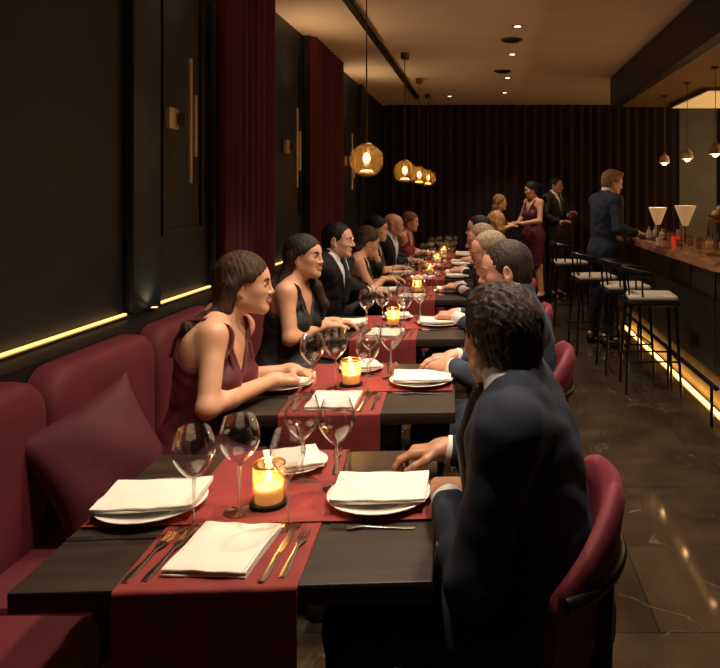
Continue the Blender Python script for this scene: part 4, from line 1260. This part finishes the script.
# globe lamps added out of view to brighten the bar
def added_globe_lamp():
    t = thing('wall_light', '', 'wall light', (0, 0, 0), 0, 'globe lamps behind the bar')
    MB().box((-.03, -.05, -.05), (-.001, .05, .05), .006).build('back_plate', 'brass_dim', t)
    MB().tube([(-.03, 0, 0), (-.12, 0, 0)], .008, 8).build('arm', 'brass', t)
    MB().lathe([(.085 * math.sin(PI * q / 16), .085 * math.cos(PI * q / 16)) for q in range(1, 16)], (-.20, 0, 0), 24, False).build('globe', 'jar_glass', t)
    return t
GW = added_globe_lamp()
for n, (y, lab) in enumerate(((5.2, 'globe lamp on the wall behind the bar, nearest of three'), (7.2, 'globe lamp on the wall behind the bar, middle of three'), (9.2, 'globe lamp on the wall behind the bar, farthest of three'))):
    if n == 0: GW.location = (RX, y, 1.7); GW['label'] = lab
    else: dup(GW, (RX, y, 1.7), 0, lab)
# ------------------------------------------------------------------ the guests
BENCH = 'guests seated on the banquette side'; CHS = 'guests seated on the chair side'; STD = 'guests standing at the back'
SEAT = .485
person('long-haired woman in a wine red strappy dress, nearest on the banquette, in profile', -1.015, 2.47, 14, (-.950, 2.50, 1.055), (-.885, 2.57, 1.170), 10, -2, 0, chest=-7, seat=SEAT, fem=True,
       hands=dict(R=dict(w=(-.785, 2.61, .812), el=(-.905, 2.285, .805), d=(.72, .70, -.14), n=(.0, -.25, 1), curl=.75, hint=(-.7, -.8, -.35)), L=dict(w=(-.775, 2.80, .800), d=(.95, -.35, -.05), n=(0, .2, 1), curl=.8, hint=(.2, .5, -.9))),
       hair=('long', 'hair_brown'), outfit='dress', dress='dress_wine', skin='skin_warm', h=.0036, smile=True, seed=1, al=(.255, .285), shoulders=((.02, 0, 0), (.055, .035, -.005)), group=BENCH, vneck=.17, legs=(0, 0))
person('dark wavy-haired woman in a black V-neck dress, second on the banquette', -1.04, 3.57, 8, (-.975, 3.58, 1.055), (-.935, 3.62, 1.175), -14, 2, 6, chest=-12, seat=SEAT, fem=True,
       hands=dict(R=dict(w=(-.85, 3.72, .808), el=(-.945, 3.39, .805), d=(.72, .68, -.1), n=(0, -.2, 1), curl=.45, hint=(-.6, -.8, -.4)), L=dict(w=(-.83, 3.86, .800), d=(.95, .05, -.05), n=(0, .1, 1), curl=.5, hint=(.2, .5, -.9))),
       hair=('longfront', 'hair_dark'), outfit='dress', dress='dress_black', skin='skin_warm', h=.0038, smile=True, seed=2, al=(.255, .275), shoulders=((.02, 0, 0), (.035, .02, -.005)), group=BENCH, vneck=.16)
person('dark-haired man in a charcoal suit and tie on the banquette beside the woman in black', -1.12, 4.80, -8, (-1.035, 4.77, 1.07), (-1.005, 4.78, 1.19), -4, -4, 0, chest=-14, seat=SEAT,
       hands=dict(R=dict(w=(-.855, 5.06, .805), d=(.8, .55, -.1), curl=.6, hint=(.2, -.4, -1)), L=dict(w=(-.82, 5.16, .80), d=(.95, -.2, -.05), curl=.6, hint=(.2, .5, -.9))),
       hair=('short', 'hair_black'), suit='suit_black', skin='skin_light', h=.0046, seed=3, group=BENCH)
person('woman with smooth brown hair bending over the table beyond the man in the charcoal suit', -1.10, 5.58, 5, (-1.0, 5.60, 1.01), (-.955, 5.66, 1.125), 18, -22, 0, seat=SEAT, fem=True,
       hands=dict(R=dict(w=(-.84, 5.78, .805), d=(.8, .5, -.1), curl=.5, hint=(.2, -.3, -1)), L=dict(w=(-.80, 5.88, .80), d=(.95, 0, 0), curl=.5, hint=(.2, .5, -.9))),
       hair=('bob', 'hair_brown'), outfit='dress', dress='dress_black', skin='skin_warm', h=.0054, seed=4, group=BENCH)
person('woman with black hair pinned up and a bare pale arm, fifth on the banquette', -1.11, 6.42, 0, (-1.03, 6.44, 1.06), (-.995, 6.46, 1.185), -5, -6, 0, seat=SEAT, fem=True,
       hands=dict(R=dict(w=(-.85, 6.64, .81), d=(.9, .3, 0), curl=.5, hint=(.1, -.4, -1)), L=dict(w=(-.81, 6.74, .80), d=(.95, 0, 0), curl=.5, hint=(.2, .5, -.9))),
       hair=('bun', 'hair_black'), outfit='dress', dress='dress_black', skin='skin_light', h=.0056, seed=5, group=BENCH)
person('bald man in a midnight suit and open white collar on the banquette', -1.10, 7.24, -10, (-.99, 7.20, 1.065), (-.945, 7.2, 1.19), 0, -8, 0, seat=SEAT,
       hands=dict(R=dict(w=(-.83, 7.42, .805), d=(.9, .3, 0), curl=.5), L=dict(w=(-.80, 7.55, .80), d=(.95, 0, 0), curl=.5)),
       hair=('bald', 'hair_dark'), suit='suit_midnight', tie=None, skin='skin_pink', h=.006, seed=6, group=BENCH)
person('woman with red hair in a rose red dress, farthest guest on the banquette', -1.06, 8.3, -10, (-.93, 8.28, 1.06), (-.885, 8.28, 1.18), -12, -6, 0, seat=SEAT, fem=True,
       hands=dict(R=dict(w=(-.80, 8.48, .805), d=(.9, .3, 0), curl=.5), L=dict(w=(-.77, 8.6, .80), d=(.95, 0, 0), curl=.5)),
       hair=('bob', 'hair_red'), outfit='dress', dress='runner', skin='skin_pink', h=.0065, seed=7, group=BENCH)
# chair side
person('man in a navy suit seen from behind at the nearest dining table', .145, 1.60, 176, (.062, 1.605, 1.065), (.040, 1.645, 1.162), 122, -5, 0, chest=172, seat=SEAT,
       hands=dict(R=dict(w=(-.108, 1.895, .812), d=(-1, .02, -.10), n=(-.1, .12, 1), curl=.62, hint=(.7, .35, -.8)), L=dict(w=(-.088, 1.615, .803), d=(-.05, 1, -.03), n=(0, 0, 1), curl=.5, hint=(-.1, -.5, -1))),
       hair=('curly', 'hair_dark'), suit='suit_navy', skin='skin_tan', h=.0032, seed=8, group=CHS)
person('man with short brown hair in a steel blue suit looking down, at the second table', .20, 2.87, 180, (.125, 2.88, 1.075), (.088, 2.89, 1.187), 176, -10, 0, chest=182, seat=SEAT,
       hands=dict(R=dict(w=(-.13, 3.01, .805), d=(-1, -.1, -.06), n=(0, 0, 1), curl=.45, hint=(.6, .4, -.8)), L=dict(w=(-.14, 2.84, .805), d=(-.72, .68, -.05), n=(0, -.1, 1), curl=.5, hint=(.3, -.4, -1))),
       hair=('short', 'hair_dark'), suit='suit_blue', skin='skin_pink', h=.0038, seed=9, group=CHS)
person('man with thinning grey-brown hair bowing over the third table', .15, 3.94, 180, (.065, 3.95, 1.06), (.025, 3.95, 1.175), 182, -14, 0, seat=SEAT,
       hands=dict(R=dict(w=(-.17, 4.10, .805), d=(-1, -.15, 0), curl=.8, hint=(.6, .4, -.8)), L=dict(w=(-.17, 4.00, .805), d=(-.9, .4, 0), curl=.85, hint=(.4, -.4, -1))),
       hair=('thin', 'hair_grey'), suit='suit_blue', skin='skin_pink', h=.0044, seed=10, group=CHS)
person('grey-haired man in a midnight suit reaching over the fourth table', .13, 5.18, 180, (.02, 5.18, 1.05), (-.03, 5.16, 1.165), 186, -10, 0, seat=SEAT,
       hands=dict(R=dict(w=(-.19, 5.40, .805), d=(-1, .1, 0), curl=.5, hint=(.6, .4, -.8)), L=dict(w=(-.20, 5.27, .805), d=(-.95, .3, 0), curl=.5, hint=(.4, -.4, -1))),
       hair=('short', 'hair_grey'), suit='suit_midnight', skin='skin_pink', h=.0054, seed=11, group=CHS)
person('black-haired man in a black suit leaning in at the fifth table', .12, 6.42, 180, (-.01, 6.42, 1.065), (-.06, 6.40, 1.19), 180, -6, 0, seat=SEAT,
       hands=dict(R=dict(w=(-.20, 6.62, .805), d=(-1, .1, 0), curl=.5), L=dict(w=(-.20, 6.45, .805), d=(-.95, .3, 0), curl=.5)),
       hair=('short', 'hair_black'), suit='suit_black', skin='skin_light', h=.006, seed=12, group=CHS)
person('blonde woman with bare shoulders on the chair side of the sixth table', .17, 7.56, 180, (.12, 7.54, 1.07), (.105, 7.54, 1.20), 165, -4, 0, seat=SEAT, fem=True,
       hands=dict(R=dict(w=(-.16, 7.68, .805), d=(-1, .1, 0), curl=.5), L=dict(w=(-.16, 7.52, .805), d=(-.95, .3, 0), curl=.5)),
       hair=('bob', 'hair_blond'), outfit='dress', dress='dress_black', skin='skin_light', h=.006, seed=13, group=CHS)
# standing
person('fair-haired man in a navy jacket standing at the bar with one hand on the counter', 1.19, 7.05, 22, (1.225, 7.06, 1.485), (1.285, 7.08, 1.625), 12, -14, 0, stand=.95, fem=False,
       hands=dict(R=dict(w=(1.50, 6.90, 1.12), d=(.95, .1, -.15), curl=.45, hint=(-.1, -.5, -1)), L=dict(w=(1.50, 7.32, 1.12), d=(.95, .1, -.1), curl=.5, hint=(0, .6, -1))),
       hair=('quiff', 'hair_fair'), suit='suit_navy', pant='suit_midnight', tie=None, skin='skin_light', h=.0054, seed=14, group=STD)
person('dark-haired woman in a burgundy dress standing before the end curtain', .70, 10.05, 215, (.695, 10.04, 1.44), (.665, 10.02, 1.575), 195, -12, 0, stand=.92, fem=True,
       hands=dict(R=dict(w=(.475, 10.05, 1.10), d=(-.95, -.1, .1), curl=.6), L=dict(w=(.525, 9.86, 1.10), d=(-.95, .1, .1), curl=.6)),
       hair=('bun', 'hair_black'), outfit='dress', dress='dress_wine', skin='skin_warm', h=.0068, seed=15, group=STD)
person('man in a dark brown suit standing behind the woman in burgundy', 1.02, 10.35, -40, (1.03, 10.34, 1.50), (1.045, 10.33, 1.635), -30, -4, 0, stand=.96,
       hands=dict(R=dict(w=(1.10, 10.06, 1.10), d=(.6, -.5, .3), curl=.6), L=dict(w=(1.235, 10.22, 1.20), d=(.6, -.5, .45), n=(.3, .3, .8), curl=.7)),
       hair=('short', 'hair_black'), suit='suit_brown', skin='skin_tan', h=.0068, seed=16, group=STD)
person('short woman with long light brown hair standing opposite the woman in burgundy', .17, 9.90, -10, (.185, 9.90, 1.27), (.21, 9.88, 1.395), 0, -4, 0, stand=.79, fem=True, k=.95,
       hands=dict(R=dict(w=(.33, 9.76, 1.06), d=(.95, .0, .2), curl=.5), L=dict(w=(.34, 9.95, 1.08), d=(.95, .1, .1), curl=.5)),
       hair=('long', 'hair_fair'), outfit='dress', dress='dress_wine', skin='skin_light', h=.0068, seed=17, group=STD)
# ------------------------------------------------------------------ lights
def lamp(kind, loc, W, col=(1, .70, .42), rad=.03, spot=None, blend=.6, target=None, name='lamp_light'):
    l = bpy.data.lights.new(name, kind); l.energy = W; l.color = col; l.shadow_soft_size = rad
    o = bpy.data.objects.new(name, l); o.location = loc; COL.objects.link(o)
    if kind == 'SPOT':
        l.spot_size = math.radians(spot or 90); l.spot_blend = blend
        d = Vector(target) - Vector(loc) if target is not None else Vector((0, 0, -1))
        o.rotation_euler = d.to_track_quat('-Z', 'Y').to_euler()
    return o
DC = (1, .80, .60)
for y in (1.7, 2.6, 3.7, 4.7): lamp('SPOT', (.27, y, H - .02), 130, DC, .04, 110, .8)
for y in (5.8, 6.95, 8.35, 9.55): lamp('SPOT', (.27, y, H - .02), 95, DC, .04, 110, .8)
for y in (1.6, 2.75, 4.0): lamp('SPOT', (-.45, y, H - .02), 90, DC, .04, 75, .8)
for y in (4.67, 6.9, 8.4, 9.7): lamp('POINT', (-.79, y, 1.735), 95, (1, .70, .44), .02)
for y in (1.5, 3.585, 5.625, 7.955): lamp('SPOT', (WX + .095, y, 2.215), 12, (1, .68, .38), .02, 120, .9, (WX + .75, y, 3.5))
for y in (3.23, 4.94): lamp('SPOT', (WX + .075, y, .987), 1.2, (1, .62, .22), .01, 120, .9, (WX + .03, y, 2))  # gold wash on the pilasters, from the added pucks
for y in (5.74, 6.54, 7.37): lamp('SPOT', (1.89, y, 1.865), 150, (1, .66, .34), .02, 140, .6)
for x, y, z in ((1.60, 6.48, 1.075 + .27), (1.78, 6.22, 1.075 + .28)): lamp('POINT', (x, y, z), 3, (1, .66, .34), .02)
for y in (5.2, 7.2, 9.2): lamp('POINT', (RX - .20, y, 1.7), 45, (1, .62, .30), .05)  # added light for the bar, from the out-of-view globes
for i in range(7):
    c = tpos(i, 0, -.008, TH + .085); lamp('POINT', c, 2.0, (1, .60, .27), .008)
w = bpy.data.worlds.new('World'); sc.world = w; w.use_nodes = True
w.node_tree.nodes['Background'].inputs['Color'].default_value = (1, .78, .62, 1)
w.node_tree.nodes['Background'].inputs['Strength'].default_value = .018

cam = bpy.data.cameras.new('Camera'); co = bpy.data.objects.new('Camera', cam); COL.objects.link(co)
co.location = (0, 0, EYE); co.rotation_euler = (math.radians(90), 0, 0)
cam.sensor_fit = 'HORIZONTAL'; cam.sensor_width = 36; cam.lens = 36 * F / 720
cam.shift_x = (360 - CX) / 720; cam.shift_y = (CY - 334) / 720
cam.clip_start = .02
sc.camera = co
vs = sc.view_settings
sc.display_settings.display_device = 'sRGB'
vs.view_transform = 'Standard'; vs.look = 'None'; vs.gamma = 1; vs.use_curve_mapping = False
vs.exposure = 0.0
sc.cycles.use_denoising = True
sc.cycles.sample_clamp_indirect = 3
sc.cycles.transparent_max_bounces = 24
sc.cycles.max_bounces = 8
